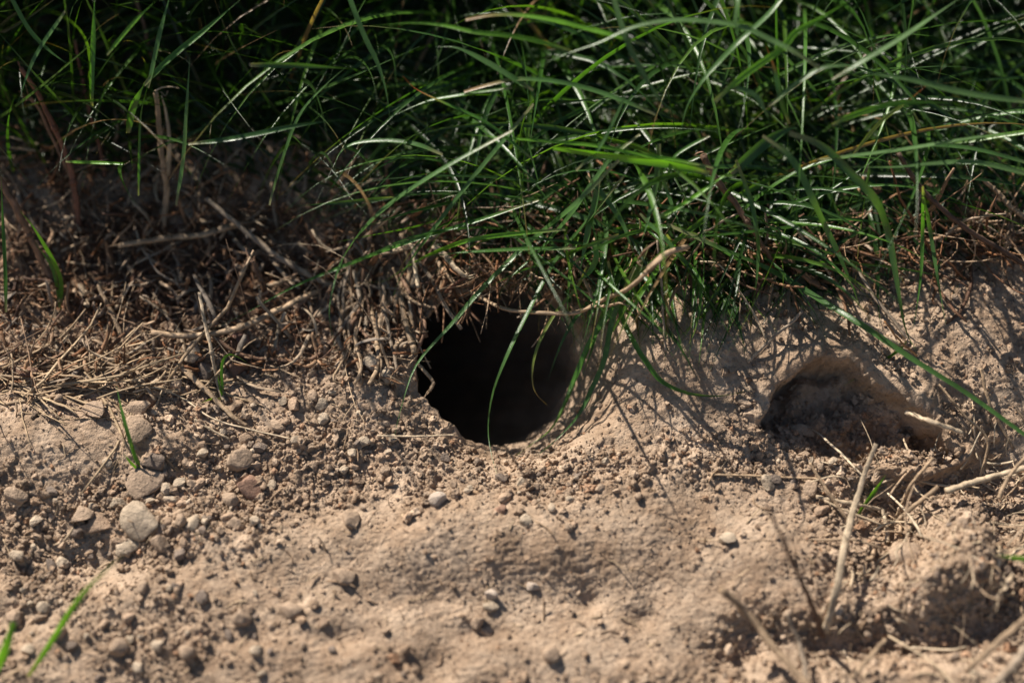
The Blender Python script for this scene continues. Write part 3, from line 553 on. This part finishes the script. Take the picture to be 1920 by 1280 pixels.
# ------------------------------------------------------------------ dry stalks, straws and twigs
SCOL = {'tan': (.36, .25, .155), 'pale': (.52, .40, .27), 'brown': (.20, .115, .07), 'red': (.23, .10, .06), 'grey': (.30, .23, .165), 'dark': (.11, .065, .045), 'orange': (.42, .2, .08)}
def fibre(parent, name, p0, dirs, ln, w, col, rng, curl=1.5):
    K = 10; d = nrm(np.array(dirs, float)); p = np.array(p0, float); cv = rng.normal(size=3) * curl; out = [p]
    for i in range(K - 1): d = nrm(d + cv / K + rng.normal(size=3) * .1); p = p + d * ln / (K - 1); out.append(p)
    V, F = tube_geo(np.array(out)[None], (w * np.linspace(1, .4, K))[None], 5, .5)
    return link(name, make_mesh(name, V - np.array(parent.location), F, np.tile(col, (len(V), 1))), M_STRAW, parent)
def stalk(name, pts, w, c, label, cat, group, off=None, flat=.8, taper=(.9, .75), nodes=(), torn=0, w2=None, endhole=False):
    rng = np.random.default_rng(int(abs(pts[0][0] * 3 + pts[0][1] * 11))); K = 34
    q = np.array([at(p[0], p[1], (p[2] if len(p) > 2 else 2.0)) for p in pts]); p = world_of(spline(q, K))
    seg = rng.normal(size=(K, 3)) * .00012 * (w / 12); seg[1:-1] = (seg[:-2] + seg[1:-1] + seg[2:]) / 2; p = p + seg
    t = np.linspace(0, 1, K); r = w * PX / 2 * (taper[0] + (taper[1] - taper[0]) * t) * (1 + .05 * rng.normal(size=K))
    if w2 is not None: r = PX / 2 * (w + (w2 - w) * t)
    V, F = tube_geo(p[None], r[None], 9, flat, 5, .05); col = np.array(SCOL[c]); k = rng.uniform(.8, 1.2, (K, 1)); cc = col * (.6 * k + .4)
    cc = np.repeat(cc, 9, 0) * np.tile(rng.uniform(.62, 1.25, 9), K)[:, None] * rng.uniform(.88, 1.12, (K * 9, 1)); loc = p[0]
    o = link(name, make_mesh(name, V - loc, F, cc), M_STRAW); o.location = loc; tag(o, label, cat, group); bpy.context.view_layer.update()
    T = tang(p[None])[0]
    for nd in nodes:
        k0 = min(max(nd * (K - 1), 1.2), K - 2.2); ks = k0 + np.linspace(-.7, .7, 7) * min(1, .0035 / np.linalg.norm(p[2] - p[1]))
        pn = np.stack([np.interp(ks, np.arange(K), p[:, a]) for a in range(3)], -1); rn = np.interp(ks, np.arange(K), r) * (1.02 + .36 * np.sin(np.linspace(0, math.pi, 7)))
        Vn, Fn = tube_geo(pn[None], rn[None], 9, flat, 3, .06); link('node', make_mesh('node', Vn - loc, Fn, np.tile(col * rng.uniform(.5, .8), (len(Vn), 1))), M_STRAW, o)
    for i in range(torn):
        e = -1 if i % 3 != 2 else 0
        fibre(o, 'torn_fibre', p[e] + rng.normal(size=3) * r[e] * .5, T[e] * (1 if e else -1) + rng.normal(size=3) * .7, rng.uniform(.002, .006), r[e] * rng.uniform(.2, .45), col * rng.uniform(.9, 1.4), rng)
    return o
ST = 'dry stalks and straws'
def S_(*a, **k): return stalk(*a, **k)
s = S_('dry_stalk', [(150, 435, 1), (143, 370, 10), (128, 300, 18), (102, 240, 26), (75, 185, 33), (40, 127, 42)], 12, 'red', 'tall reddish brown stalk leaning over the litter, the longer of a crossing pair', 'dry stalk', ST, nodes=(.3, .62), torn=2, taper=(1.0, .95))
s = S_('dry_stalk', [(142, 430, 1), (135, 345, 12), (118, 300, 17), (95, 250, 24), (74, 205, 30), (54, 182, 33)], 11, 'brown', 'shorter frayed brown stalk crossing the tall reddish one', 'dry stalk', ST, torn=5)
S_('dry_stalk', [(197, 330, 1), (188, 280, 7), (170, 215, 15), (152, 135, 24), (140, 75, 32)], 9, 'red', 'slim reddish stalk standing behind the crossing pair', 'dry stalk', ST, nodes=(.6,))
s = S_('dry_stalk', [(304, 435, 0), (312, 360, 8), (303, 290, 18), (298, 230, 25), (292, 172, 32)], 13, 'tan', 'pale upright stalk snapped over at the top', 'dry stalk', ST, nodes=(.45,), taper=(1.0, .85))
rng = np.random.default_rng(3)
for nm, pts, w_, c_ in (('broken_tip', [(290, 171, 32), (305, 164, 33), (322, 163, 33), (337, 166, 31)], 5, 'pale'), ('leaf_sheath', [(314, 330, 10), (318, 270, 17), (311, 210, 24), (303, 180, 29)], 12, 'pale'), ('torn_fibre', [(301, 172, 31), (310, 180, 30), (315, 170, 31)], 2, 'pale')):
    p_ = world_of(spline(np.array([at(*q) for q in pts]), 14)); V, F = tube_geo(p_[None], (np.linspace(1, .5, 14) * w_ * PX / 2)[None], 7, .45, 2, .08)
    link(nm, make_mesh(nm, V - np.array(s.location), F, np.tile(SCOL[c_], (len(V), 1))), M_STRAW, s)
S_('dry_stalk', [(300, 160, 4), (285, 110, 13), (270, 50, 22), (250, -15, 31)], 10, 'brown', 'brown stalk running off the top edge above the snapped pale one', 'dry stalk', ST)
S_('dry_stalk', [(118, 550, 1), (90, 510, 8), (60, 450, 16), (30, 390, 25), (-10, 325, 34)], 16, 'brown', 'thick brown stalk at the photo edge leaning over the glowing sprout', 'dry stalk', ST, nodes=(.5,), taper=(.9, 1.0))
s = S_('twig', [(448, 420, 3), (420, 428, 5), (375, 441, 7), (310, 446, 8), (265, 453, 9), (222, 461, 10)], 14, 'tan', 'stubby tan twig jutting out level over the litter with a curly fibre', 'twig', ST, nodes=(.22, .58), torn=3, taper=(1.1, .8))
s = S_('dry_stalk', [(640, 545, 1), (570, 510, 5), (520, 480, 8), (450, 425, 10), (386, 372, 12)], 15, 'grey', 'greyish stalk slanting down behind the stubby tan twig', 'dry stalk', ST, taper=(1, .7))
S_('twig', [(503, 548, 2), (488, 522, 7), (474, 487, 13)], 13, 'brown', 'short broken brown stub standing above the very long low blade', 'twig', ST, torn=3, taper=(.8, 1.0))
S_('twig', [(495, 538, 4), (522, 530, 5), (552, 522, 4)], 11, 'tan', 'torn tan stub lying at the foot of the broken brown one', 'twig', ST, torn=3)
s = S_('twig', [(600, 545, 1), (560, 562, 4), (500, 592, 7), (450, 614, 8), (390, 626, 8), (335, 630, 8), (284, 624, 8)], 14, 'tan', 'long tan forked twig lying across the pale upright straw', 'twig', ST, nodes=(.52,), torn=4, taper=(.8, 1.0))
p_ = world_of(spline(np.array([at(*q) for q in [(400, 628, 8), (420, 645, 7), (445, 662, 5), (500, 673, 3), (580, 674, 2), (622, 640, 1), (662, 612, 1)]]), 24))
V, F = tube_geo(p_[None], (np.linspace(1, .6, 24) * 11 * PX / 2)[None], 8, .7, 2, .06); link('side_branch', make_mesh('side_branch', V - np.array(s.location), F, np.tile(SCOL['brown'], (len(V), 1))), M_STRAW, s)
S_('straw', [(420, 752, 0), (409, 720, 3), (397, 660, 8), (384, 600, 14), (374, 548, 20)], 9, 'pale', 'pale slim straw standing upright under the forked twig', 'straw', ST, nodes=(.45,))
S_('straw', [(464, 800, 1), (430, 775, 2), (390, 735, 3), (335, 684, 4)], 13, 'tan', 'thick cut straw slanting down past the grey pebble', 'straw', ST, taper=(.6, 1.1))
S_('straw', [(242, 668, 1), (228, 630, 3), (210, 588, 6), (184, 534, 9)], 10, 'tan', 'straw leaning in the litter between the glowing sprout and the forked twig', 'straw', ST, torn=2)
S_('straw', [(516, 652, 1), (522, 620, 4), (534, 585, 7)], 11, 'pale', 'short pale straw stub between the forked twig branches', 'straw', ST)
S_('straw', [(-20, 688, 1), (100, 687, 2), (220, 690, 2), (335, 693, 2)], 8, 'tan', 'long level straw at the foot of the litter, the uppermost of three', 'straw', ST)
S_('straw', [(45, 647, 3), (120, 660, 3), (200, 681, 3), (265, 693, 2)], 8, 'tan', 'straw sloping down onto the long level straw', 'straw', ST)
S_('straw', [(-20, 702, 2), (70, 712, 2), (150, 728, 2), (252, 737, 1)], 7, 'tan', 'thin straw below the long level one beside the reddish pebble', 'straw', ST)
S_('straw', [(10, 757, 1), (70, 748, 1), (140, 736, 1)], 8, 'tan', 'short straw lying on the pale crust below the reddish pebble', 'straw', ST)
S_('straw', [(250, 735, 2), (290, 727, 3), (340, 745, 2), (400, 785, 2), (470, 805, 2), (545, 822, 1)], 5, 'pale', 'thread-thin pale straw curving over the clods', 'straw', ST)
S_('straw', [(365, 786, 1), (395, 805, 1), (430, 823, 1)], 6, 'pale', 'short flat straw below the thread-thin one', 'straw', ST)
s = S_('dry_stalk', [(880, 545, 6), (915, 565, 9), (950, 580, 13), (1010, 586, 17), (1060, 588, 20), (1090, 584, 22), (1130, 562, 26), (1170, 545, 29), (1200, 522, 32), (1228, 492, 35), (1250, 475, 35), (1290, 462, 30)], 8, 'tan', 'tan stem with a fuzzy joint bridging the top of the burrow', 'dry stalk', ST, nodes=(.82,), torn=0, w2=11)
for nm, pts, w_, c_ in (('dead_leaf', [(1088, 583, 23), (1112, 575, 26), (1140, 573, 27), (1165, 568, 28), (1180, 576, 27)], 11, 'tan'), ('node_fuzz', [(1212, 508, 34), (1230, 492, 36), (1246, 480, 36)], 13, 'tan'), ('dead_leaf', [(1196, 486, 32), (1211, 468, 35), (1230, 453, 37)], 8, 'brown'), ('torn_fibre', [(1205, 500, 34), (1196, 493, 37), (1203, 488, 39)], 4, 'pale'), ('torn_fibre', [(1165, 568, 28), (1178, 560, 29), (1183, 572, 29)], 4, 'tan')):
    p_ = world_of(spline(np.array([at(*q) for q in pts]), 14)); V, F = tube_geo(p_[None], (np.sin(np.linspace(.5, 2.9, 14)) * w_ * PX / 2)[None], 9, .5, 2, .16)
    link(nm, make_mesh(nm, V - np.array(s.location), F, np.tile(SCOL[c_], (len(V), 1))), M_STRAW, s)
S_('dry_stalk', [(1450, 490, 10), (1415, 435, 22), (1380, 385, 28), (1345, 340, 34), (1318, 291, 40)], 15, 'brown', 'brown broken stalk standing in the tuft before the bowing blades', 'dry stalk', ST, nodes=(.4,), torn=3, taper=(.7, 1.05))
S_('dry_stalk', [(1930, 500, 8), (1830, 440, 22), (1770, 395, 30), (1720, 345, 36), (1684, 288, 42)], 14, 'dark', 'dark brown stalk slanting across the turf to the edge', 'dry stalk', ST, torn=2)
S_('dry_stalk', [(1940, 420, 6), (1897, 390, 10), (1873, 363, 12), (1843, 337, 14)], 13, 'tan', 'knobbly banded stem under the dark brown slanting stalk', 'dry stalk', ST, nodes=(.1, .2, .3, .4, .5, .6, .7, .8))
S_('straw', [(1402, 678, 1), (1440, 641, 4), (1480, 607, 6), (1505, 583, 9)], 8, 'grey', 'grey straw slanting above the scooped hollow, pointing at the tuft', 'straw', ST)
S_('straw', [(1702, 637, 1), (1680, 607, 4), (1640, 557, 7), (1608, 505, 9)], 9, 'grey', 'grey straw running down to the crossing point beside the drooping blade', 'straw', ST)
S_('straw', [(1690, 646, 3), (1640, 622, 6), (1573, 584, 8)], 10, 'pale', 'pale straw lying just under the very long straight blade', 'straw', ST)
S_('straw', [(1718, 666, 1), (1690, 641, 5), (1658, 602, 10)], 12, 'orange', 'orange-brown dead leaf strip at the crossing point', 'straw', ST, flat=.3)
s = S_('dead_leaf', [(1530, 530, 3), (1500, 508, 8), (1470, 485, 10), (1420, 462, 11)], 30, 'brown', 'torn brown leaf sheath curling at the fringe of the turf', 'dead leaf', ST, flat=.35, torn=7, taper=(1.1, .6))
S_('straw', [(1575, 540, 1), (1547, 500, 7), (1513, 460, 12), (1490, 420, 17)], 11, 'grey', 'grey straw leaning beside the torn brown sheath', 'straw', ST)
S_('straw', [(1440, 642, 1), (1413, 587, 4), (1380, 537, 8), (1347, 496, 11), (1310, 490, 11)], 5, 'pale', 'thread-thin straw arching out of the tuft onto the soil', 'straw', ST)
S_('straw', [(1248, 660, 1), (1244, 600, 6), (1240, 530, 13), (1232, 450, 22)], 6, 'grey', 'thin upright grey straw behind the fuzzy joint', 'straw', ST)
S_('straw', [(1112, 560, 4), (1085, 500, 12), (1062, 440, 20)], 8, 'grey', 'grey straw leaning at the top corner of the burrow', 'straw', ST)
S_('straw', [(1548, 1187, 3), (1570, 1094, 7), (1590, 994, 10), (1613, 914, 12), (1642, 832, 14)], 16, 'pale', 'big pale flat straw propped below the scooped hollow', 'straw', ST, flat=.3, taper=(1.05, .5))
S_('straw', [(1353, 1104, 20), (1407, 1157, 16), (1453, 1214, 13), (1520, 1290, 8)], 17, 'tan', 'thick blurred straw lying diagonally in the near soil', 'straw', ST)
S_('dry_stalk', [(1543, 1190, 2), (1520, 1127, 14), (1493, 1067, 24), (1465, 1004, 34), (1436, 945, 44)], 13, 'dark', 'dark blurred stalk standing before the big pale straw', 'dry stalk', ST, taper=(1, .5))
S_('straw', [(1670, 984, 4), (1715, 948, 8), (1760, 912, 10)], 11, 'tan', 'tan straw slanting up from the deep pit below the hollow', 'straw', ST)
S_('straw', [(1682, 968, 4), (1707, 911, 9), (1750, 858, 13)], 8, 'tan', 'thin straw crossing the tan one over the pit', 'straw', ST)
S_('straw', [(1776, 920, 8), (1847, 897, 10), (1930, 874, 12)], 15, 'pale', 'pale thick straw lying level at the edge beyond the pit', 'straw', ST)
S_('straw', [(1872, 934, 10), (1893, 891, 14), (1930, 850, 18)], 9, 'tan', 'straw leaning against the pale thick one', 'straw', ST)
S_('straw', [(1530, 931, 3), (1597, 944, 5), (1655, 955, 4)], 9, 'pale', 'pale straw lying level behind the big propped straw', 'straw', ST)
S_('straw', [(1655, 955, 4), (1662, 985, 3), (1665, 1016, 1)], 11, 'pale', 'stubby bent straw hanging into the pit below the hollow', 'straw', ST)
S_('straw', [(1595, 984, 3), (1563, 937, 6), (1518, 868, 8)], 8, 'tan', 'tan straw crossing the level pale one', 'straw', ST)
S_('straw', [(1333, 889, 1), (1400, 891, 1), (1460, 894, 1), (1535, 897, 1)], 6, 'tan', 'thin level straw on the soil left of the pit', 'straw', ST)
S_('straw', [(1597, 1270, 6), (1630, 1232, 10), (1660, 1198, 14)], 10, 'tan', 'short blurred straw at the near edge over dark soil', 'straw', ST)
S_('straw', [(1820, 1250, 10), (1870, 1205, 16), (1940, 1145, 22)], 14, 'tan', 'blurred straw slanting out of the near corner', 'straw', ST)
S_('straw', [(1860, 1290, 14), (1900, 1245, 20), (1950, 1190, 26)], 18, 'grey', 'thick grey blurred straw nearest the corner', 'straw', ST)
S_('straw', [(1856, 1162, 4), (1873, 1120, 8), (1900, 1076, 12)], 13, 'pale', 'flat pale strip curling over the near soil ridge', 'straw', ST, flat=.25)
S_('straw', [(1700, 773, 6), (1747, 790, 7), (1805, 812, 6)], 13, 'pale', 'pale straw stub pointing into the scooped hollow', 'straw', ST)
S_('straw', [(1760, 720, 2), (1810, 780, 4), (1850, 820, 5), (1848, 860, 4), (1835, 905, 2)], 7, 'tan', 'thin looping straw beside the end of the hollow', 'straw', ST)
S_('straw', [(1840, 690, 3), (1850, 740, 4), (1872, 790, 4), (1900, 840, 3)], 8, 'tan', 'straw curving under the very long straight blade', 'straw', ST)
S_('straw', [(1515, 1280, 6), (1500, 1210, 10), (1475, 1150, 12)], 12, 'grey', 'grey blurred straw rising from the near edge by the dark stalk', 'straw', ST)
S_('straw', [(708, 816, 1), (770, 818, 2), (852, 815, 4)], 5, 'pale', 'thin pale straw lying over the lower lip of the burrow', 'straw', ST)
S_('straw', [(655, 690, 1), (690, 706, 2), (728, 721, 1)], 6, 'tan', 'small curved root beside the round clod left of the burrow', 'straw', ST)
S_('straw', [(785, 684, 3), (800, 700, 4), (812, 716, 4), (806, 733, 3)], 9, 'tan', 'knobbed root end curling into the burrow mouth', 'straw', ST, torn=2)
s = S_('dry_stalk', [(752, 545, 5), (757, 590, 6), (768, 628, 7), (778, 662, 8)], 12, 'tan', 'cut hollow root end hanging at the left burrow rim', 'dry stalk', ST, nodes=(.5, .85), torn=3, taper=(.9, 1.05))
S_('twig', [(738, 470, 8), (772, 460, 11), (778, 500, 12), (784, 540, 12)], 11, 'pale', 'pale cut stub hanging over the left top of the burrow', 'twig', ST)
S_('twig', [(815, 462, 10), (838, 482, 12), (855, 505, 13), (874, 518, 12)], 14, 'pale', 'pale splintered stub above the burrow mouth', 'twig', ST, torn=5)
S_('twig', [(835, 548, 7), (850, 535, 10), (872, 520, 12)], 8, 'red', 'small reddish stub under the splintered one', 'twig', ST)
S_('twig', [(820, 488, 5), (835, 510, 7), (852, 530, 8)], 11, 'tan', 'tan root stub beside the splintered one', 'twig', ST)
S_('twig', [(750, 545, 5), (775, 565, 7), (808, 576, 8)], 8, 'tan', 'thin root reaching level across the shaded top corner of the burrow', 'twig', ST)
S_('twig', [(880, 470, 8), (905, 505, 10), (930, 522, 9)], 12, 'brown', 'brown stub under the blades above the middle of the burrow', 'twig', ST, torn=2)

# hanging roots on the shaded burrow rim: alike pale threads
rng = np.random.default_rng(77)
for i in range(46):
    x0 = rng.uniform(640, 790); y0 = rng.uniform(430, 600); n_ = rng.uniform(60, 170); dx = rng.normal(0, 26)
    pts = [(x0, y0, rng.uniform(2, 7)), (x0 + dx * .3 + rng.normal(0, 10), y0 + n_ * .35, rng.uniform(2, 7)), (x0 + dx * .7 + rng.normal(0, 10), y0 + n_ * .7, rng.uniform(2, 6)), (x0 + dx, min(y0 + n_, 720), rng.uniform(1, 4))]
    w_ = rng.uniform(4, 12); c_ = ['tan', 'grey', 'brown', 'tan'][i % 4]
    S_('root', pts, w_, c_, '%s %s %s root hanging %s %s beside the shaded burrow rim' % ('long' if n_ > 115 else 'short', 'thick' if w_ > 8 else 'thin', c_, 'slanting inward' if dx > 14 else 'slanting outward' if dx < -14 else 'straight', ('high up' if y0 < 490 else 'halfway down' if y0 < 545 else 'low down') + (' close' if x0 > 760 else ' fairly close' if x0 > 725 else ' farthest' if x0 < 665 else ' farther' if x0 < 690 else '')), 'root', 'roots hanging beside the shaded burrow rim', nodes=(rng.uniform(.2, .8),))

# ------------------------------------------------------------------ stones and clods
def stone_verts(seed, V, planes=9, rough=.05, cut=(.40, .86)):
    rng = np.random.default_rng(seed); v = V.copy()
    for _ in range(planes):
        n_ = nrm(rng.normal(size=3)); dd = rng.uniform(*cut); s_ = v @ n_; v = v - np.outer(np.maximum(s_ - dd, 0) * .92, n_)
    f = np.zeros(len(v))
    for k in range(7):
        a = rng.normal(size=3) * rng.uniform(1.5, 7); f += np.sin(v @ a + rng.uniform(0, 6)) / (1 + np.linalg.norm(a))
    v = v * (1 + rough * f[:, None] * 1.4) + rng.normal(size=v.shape) * rough * .12
    v = v * (1 + .5 * rough * np.sin(v @ rng.normal(size=3) * 14 + 1)[:, None] * np.sin(v @ rng.normal(size=3) * 11)[:, None])
    return v / np.abs(v).max(0)
def put_stone(name, px, py, w, h, col, label, cat, group, seed, thick=.55, sink=.3, V=None, F=None, me=None, planes=9, rough=.06):
    V = IV3 if V is None else V; F = IF3 if F is None else F; g = at(px, py, 0)
    sx, sy = w * PX / 2, h * PX / 2 / .9; sz = thick * (sx + sy) / 2
    if me is None: me = make_mesh(name, stone_verts(seed, V, planes, rough), [F], np.tile(col, (len(V), 1)) * np.random.default_rng(seed).uniform(.92, 1.08, (len(V), 1)))
    o = link(name, me, M_STONE); o.location = world_of(np.array([g[0], g[1], g[2] + sz * (1 - 2 * sink)]))
    a = np.random.default_rng(seed + 5); o.rotation_euler = (SLOPE + a.normal() * .18, a.normal() * .18, a.normal() * (1.5 if me in VAR else .12)); o.scale = (sx, sy, sz)
    return tag(o, label, cat, group)
VAR = []
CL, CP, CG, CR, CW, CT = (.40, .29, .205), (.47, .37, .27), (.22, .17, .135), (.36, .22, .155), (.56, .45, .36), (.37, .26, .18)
STN = [
 ('stone', 270, 978, 84, 68, CP, 'large flat pale stone, biggest of the cluster below the sprout', .35, 8), ('stone', 242, 1029, 62, 36, CP, 'flat oval pale stone just below the largest one', .4, 6),
 ('stone', 299, 1020, 42, 34, CL, 'angular tan stone touching the flat oval one', .7, 8), ('stone', 290, 868, 50, 36, CG, 'dark grey cracked stone at the foot of the upright sprout', .7, 10),
 ('stone', 452, 864, 50, 42, CL, 'blocky tan stone standing alone above the reddish clod', .75, 7), ('stone', 338, 977, 24, 24, CL, 'small round stone beside the largest flat stone', .85, 9),
 ('stone', 364, 981, 32, 30, CP, 'small angular pale stone next to the small round one', .8, 6), ('stone', 318, 938, 32, 20, CP, 'small pale wedge stone above the largest flat one', .7, 6),
 ('stone', 823, 938, 38, 28, CW, 'whitish pink pebble on smooth soil below the burrow', .8, 8), ('stone', 658, 977, 36, 34, CL, 'round tan pebble alone on the smooth slope', .85, 12),
 ('stone', 365, 665, 34, 48, CP, 'smooth pale upright pebble under the forked twig', .8, 5), ('stone', 385, 701, 34, 36, CG, 'smooth grey pebble leaning by the pale upright one', .8, 5),
 ('stone', 450, 646, 42, 40, (.22, .13, .10), 'purplish brown pebble behind the forked twig', .8, 6), ('stone', 445, 690, 46, 40, (.20, .125, .095), 'dark brown pebble under the side branch of the forked twig', .7, 7),
 ('stone', 50, 700, 48, 28, CR, 'reddish pebble half buried by the level straws', .6, 6), ('stone', 111, 750, 18, 18, CL, 'tiny round pebble on the crust under the level straws', .9, 9),
 ('soil_clod', 265, 807, 68, 52, CL, 'flat cracked clod beside the upright sprout tip', .35, 9), ('soil_clod', 177, 770, 54, 34, CL, 'overhanging clod at a crack in the pale crust', .5, 8),
 ('soil_clod', 262, 767, 56, 30, CL, 'clod wedged above the flat cracked one', .5, 8), ('soil_clod', 470, 914, 74, 44, CR, 'reddish sloping clod below the blocky stone', .5, 6),
 ('soil_clod', 435, 940, 36, 28, CL, 'squat clod beneath the reddish sloping one', .8, 9), ('soil_clod', 155, 965, 46, 36, CL, 'angular clod left of the largest flat stone', .6, 7),
 ('soil_clod', 188, 982, 52, 40, CT, 'crumbly slab between the angular clod and the largest flat stone', .4, 8), ('soil_clod', 270, 906, 74, 62, CL, 'broad tan slab between the sprout and the largest flat stone', .25, 7),
 ('soil_clod', 440, 984, 30, 26, CL, 'rounded clod right of the small angular pale stone', .8, 9), ('soil_clod', 222, 1218, 40, 36, CL, 'round clod in the near soil beside the long blurred blade', .8, 10),
 ('soil_clod', 352, 1220, 34, 36, CL, 'oblong clod in the near soil, nearest the bottom middle of the left half', .8, 9), ('soil_clod', 456, 1160, 36, 34, CL, 'round clod resting in the near crumbly soil', .85, 11),
 ('soil_clod', 695, 686, 38, 34, CP, 'rounded pale clod left of the burrow mouth under the roots', .8, 9), ('soil_clod', 662, 614, 36, 32, CL, 'round clod tucked among the hanging roots', .8, 9),
 ('soil_clod', 722, 705, 40, 32, CP, 'crumbly pale clod between the burrow rim and the rounded pale one', .7, 7), ('stone', 920, 1113, 28, 20, CW, 'small white pebble in the near soil, left of a pair', .8, 7),
 ('stone', 998, 1099, 28, 18, CW, 'small white pebble in the near soil, right of a pair', .8, 7), ('stone', 918, 1137, 34, 20, CP, 'flat pale pebble just below the left white one', .6, 7),
 ('soil_clod', 895, 1166, 32, 26, CL, 'blurred clod at the head of a little pile', .8, 8), ('soil_clod', 911, 1182, 26, 22, CL, 'blurred clod low in the little pile', .8, 8),
 ('stone', 1365, 1011, 34, 24, CP, 'pale oval pebble on the slope right of the middle', .7, 9), ('stone', 895, 924, 16, 10, (.5, .33, .2), 'tiny orange grain above the white pebble level', .7, 9),
 ('stone', 938, 956, 24, 20, CR, 'small pinkish pebble below the burrow lip', .8, 9), ('soil_clod', 988, 978, 28, 26, CP, 'pale clod on the slope below the burrow lip', .7, 9),
 ('soil_clod', 1700, 1042, 72, 44, CL, 'wide blurred clod overhanging the near pit', .6, 6),
 ('soil_clod', 1520, 918, 30, 28, CL, 'bent clod at the end of the thin level straw', .8, 7),
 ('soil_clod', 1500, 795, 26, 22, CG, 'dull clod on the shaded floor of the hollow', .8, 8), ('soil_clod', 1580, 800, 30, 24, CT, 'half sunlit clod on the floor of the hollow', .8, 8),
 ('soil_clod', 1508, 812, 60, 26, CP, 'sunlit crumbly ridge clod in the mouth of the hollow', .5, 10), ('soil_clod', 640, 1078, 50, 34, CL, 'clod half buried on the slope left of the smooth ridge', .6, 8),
 ('soil_clod', 30, 932, 44, 26, CL, 'flat clod at the photo edge below the pale crust', .5, 7),
 ('soil_clod', 1035, 1225, 34, 30, CL, 'blurred clod above the dark near pits', .8, 8), ('soil_clod', 1396, 755, 28, 22, CL, 'small clod at the outer edge of the hollow rim', .7, 8),
 ('soil_clod', 1358, 700, 18, 16, CT, 'little dark clod on the soil above the hollow rim', .9, 9), ('soil_clod', 545, 1145, 44, 30, CL, 'clod with a dark underside on the near slope', .7, 8),
]
for i, (nm, px, py, w, h, c, lb, th, npl) in enumerate(STN):
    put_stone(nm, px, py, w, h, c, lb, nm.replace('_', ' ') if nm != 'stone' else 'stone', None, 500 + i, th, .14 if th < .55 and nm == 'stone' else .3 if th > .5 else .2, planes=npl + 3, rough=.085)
# smaller clods: alike, by patch
VAR = [make_mesh('soil_clod', stone_verts(900 + k, IV2, 9, .13, (.42, .9)), [IF2], np.tile(np.array([CL, CT, CP, CL, CT, CP, CG][k % 7]) * (.85 + .08 * (k % 5)), (len(IV2), 1)) * np.random.default_rng(k).uniform(.9, 1.1, (len(IV2), 1)), smooth=False) for k in range(14)]
rng = np.random.default_rng(5)
PATCH = [('clods in the crumbly patch between the flat stones and the burrow', [(390, 770), (600, 720), (760, 800), (760, 900), (560, 990), (400, 1000), (330, 900)], 95, 11, 27),
         ('clods around the flat pale stones', [(90, 880), (330, 850), (400, 960), (380, 1060), (160, 1080), (0, 1040), (0, 900)], 60, 11, 28),
         ('clods in the near soil by the long blurred blade', [(0, 1080), (300, 1080), (640, 1080), (640, 1270), (0, 1270)], 55, 11, 30),
         ('clods below the burrow lip', [(780, 860), (1150, 860), (1300, 900), (1150, 990), (900, 985), (790, 920)], 40, 10, 22),
         ('clods around the scooped hollow', [(1440, 800), (1700, 850), (1900, 880), (1900, 1000), (1500, 960), (1400, 880)], 50, 10, 26)]
MARKS = [(270, 978, 'largest flat pale stone'), (290, 868, 'dark grey cracked stone'), (452, 864, 'blocky tan stone'), (823, 938, 'whitish pink pebble'), (658, 977, 'lone round tan pebble'),
         (470, 914, 'reddish sloping clod'), (155, 965, 'angular clod'), (385, 701, 'smooth grey pebble'), (464, 800, 'foot of the thick cut straw'), (545, 822, 'end of the thread-thin straw'), (740, 825, 'tip of the long glinting blade'),
         (932, 890, 'tip of the blade before the burrow'), (240, 1030, 'tip of the long blurred blade'), (53, 1268, 'foot of the long blurred blade'), (456, 1160, 'round near clod'), (545, 1145, 'near clod with dark underside'),
         (352, 1220, 'oblong near clod'), (222, 1218, 'round clod by the blurred blade'), (30, 932, 'flat clod under the pale crust'), (722, 705, 'crumbly clod at the burrow rim'), (938, 956, 'small pinkish pebble'), (988, 978, 'pale clod under the burrow lip'),
         (1150, 870, 'sunlit foot of the burrow rim'), (1333, 889, 'free end of the thin level straw'), (1520, 918, 'bent clod'), (1508, 812, 'sunlit ridge clod in the hollow'), (1642, 832, 'tip of the big pale straw'), (1661, 890, 'small fresh leaning blade'),
         (1670, 984, 'foot of the tan pit straw'), (1847, 897, 'thick pale level straw'), (1580, 800, 'half sunlit clod in the hollow'), (26, 1166, 'stubby blurred blade')]
COUNT = {}
ORD = ['nearest', 'second nearest', 'third nearest', 'fourth nearest', 'fifth nearest', 'sixth nearest', 'seventh nearest', 'eighth nearest', 'ninth nearest', 'tenth nearest', 'eleventh nearest', 'twelfth nearest']
clods = []
for grp, poly, n_, a, b_ in PATCH:
    Pp = np.array(poly, float); done = 0
    while done < n_:
        q = rng.uniform(Pp.min(0), Pp.max(0))
        if poly_sd(Pp, np.array([q[0]]), np.array([q[1]]))[0] > 0: continue
        s_ = a + (b_ - a) * rng.random() ** 2; k = int(rng.integers(0, 14))
        o = put_stone('soil_clod', q[0], q[1], s_ * rng.uniform(.75, 1.5), s_ * rng.uniform(.65, 1.15), CL, None, 'soil clod', grp, int(rng.integers(0, 10 ** 6)), rng.uniform(.6, .95), rng.uniform(.2, .48), me=VAR[k]); done += 1
        mx, my, mn = min(MARKS, key=lambda m: math.hypot(m[0] - q[0], (m[1] - q[1]) * 1.2)); ux, uy = q[0] - mx, q[1] - my
        side = ('right of' if ux > 0 else 'left of') if abs(ux) > abs(uy) else ('below' if uy > 0 else 'above')
        clods.append((math.hypot(ux, uy), side, mn, o, 'tiny' if s_ < 14 else 'small' if s_ < 19 else 'mid-sized'))
for dist, side, mn, o, sz in sorted(clods, key=lambda c: c[0]):      # each clod is told by the nearest thing one can find
    k = (side, mn, sz); COUNT[k] = COUNT.get(k, 0) + 1
    o['label'] = '%s %s tan clod %s the %s' % (ORD[min(COUNT[k], 12) - 1], sz, side, mn)
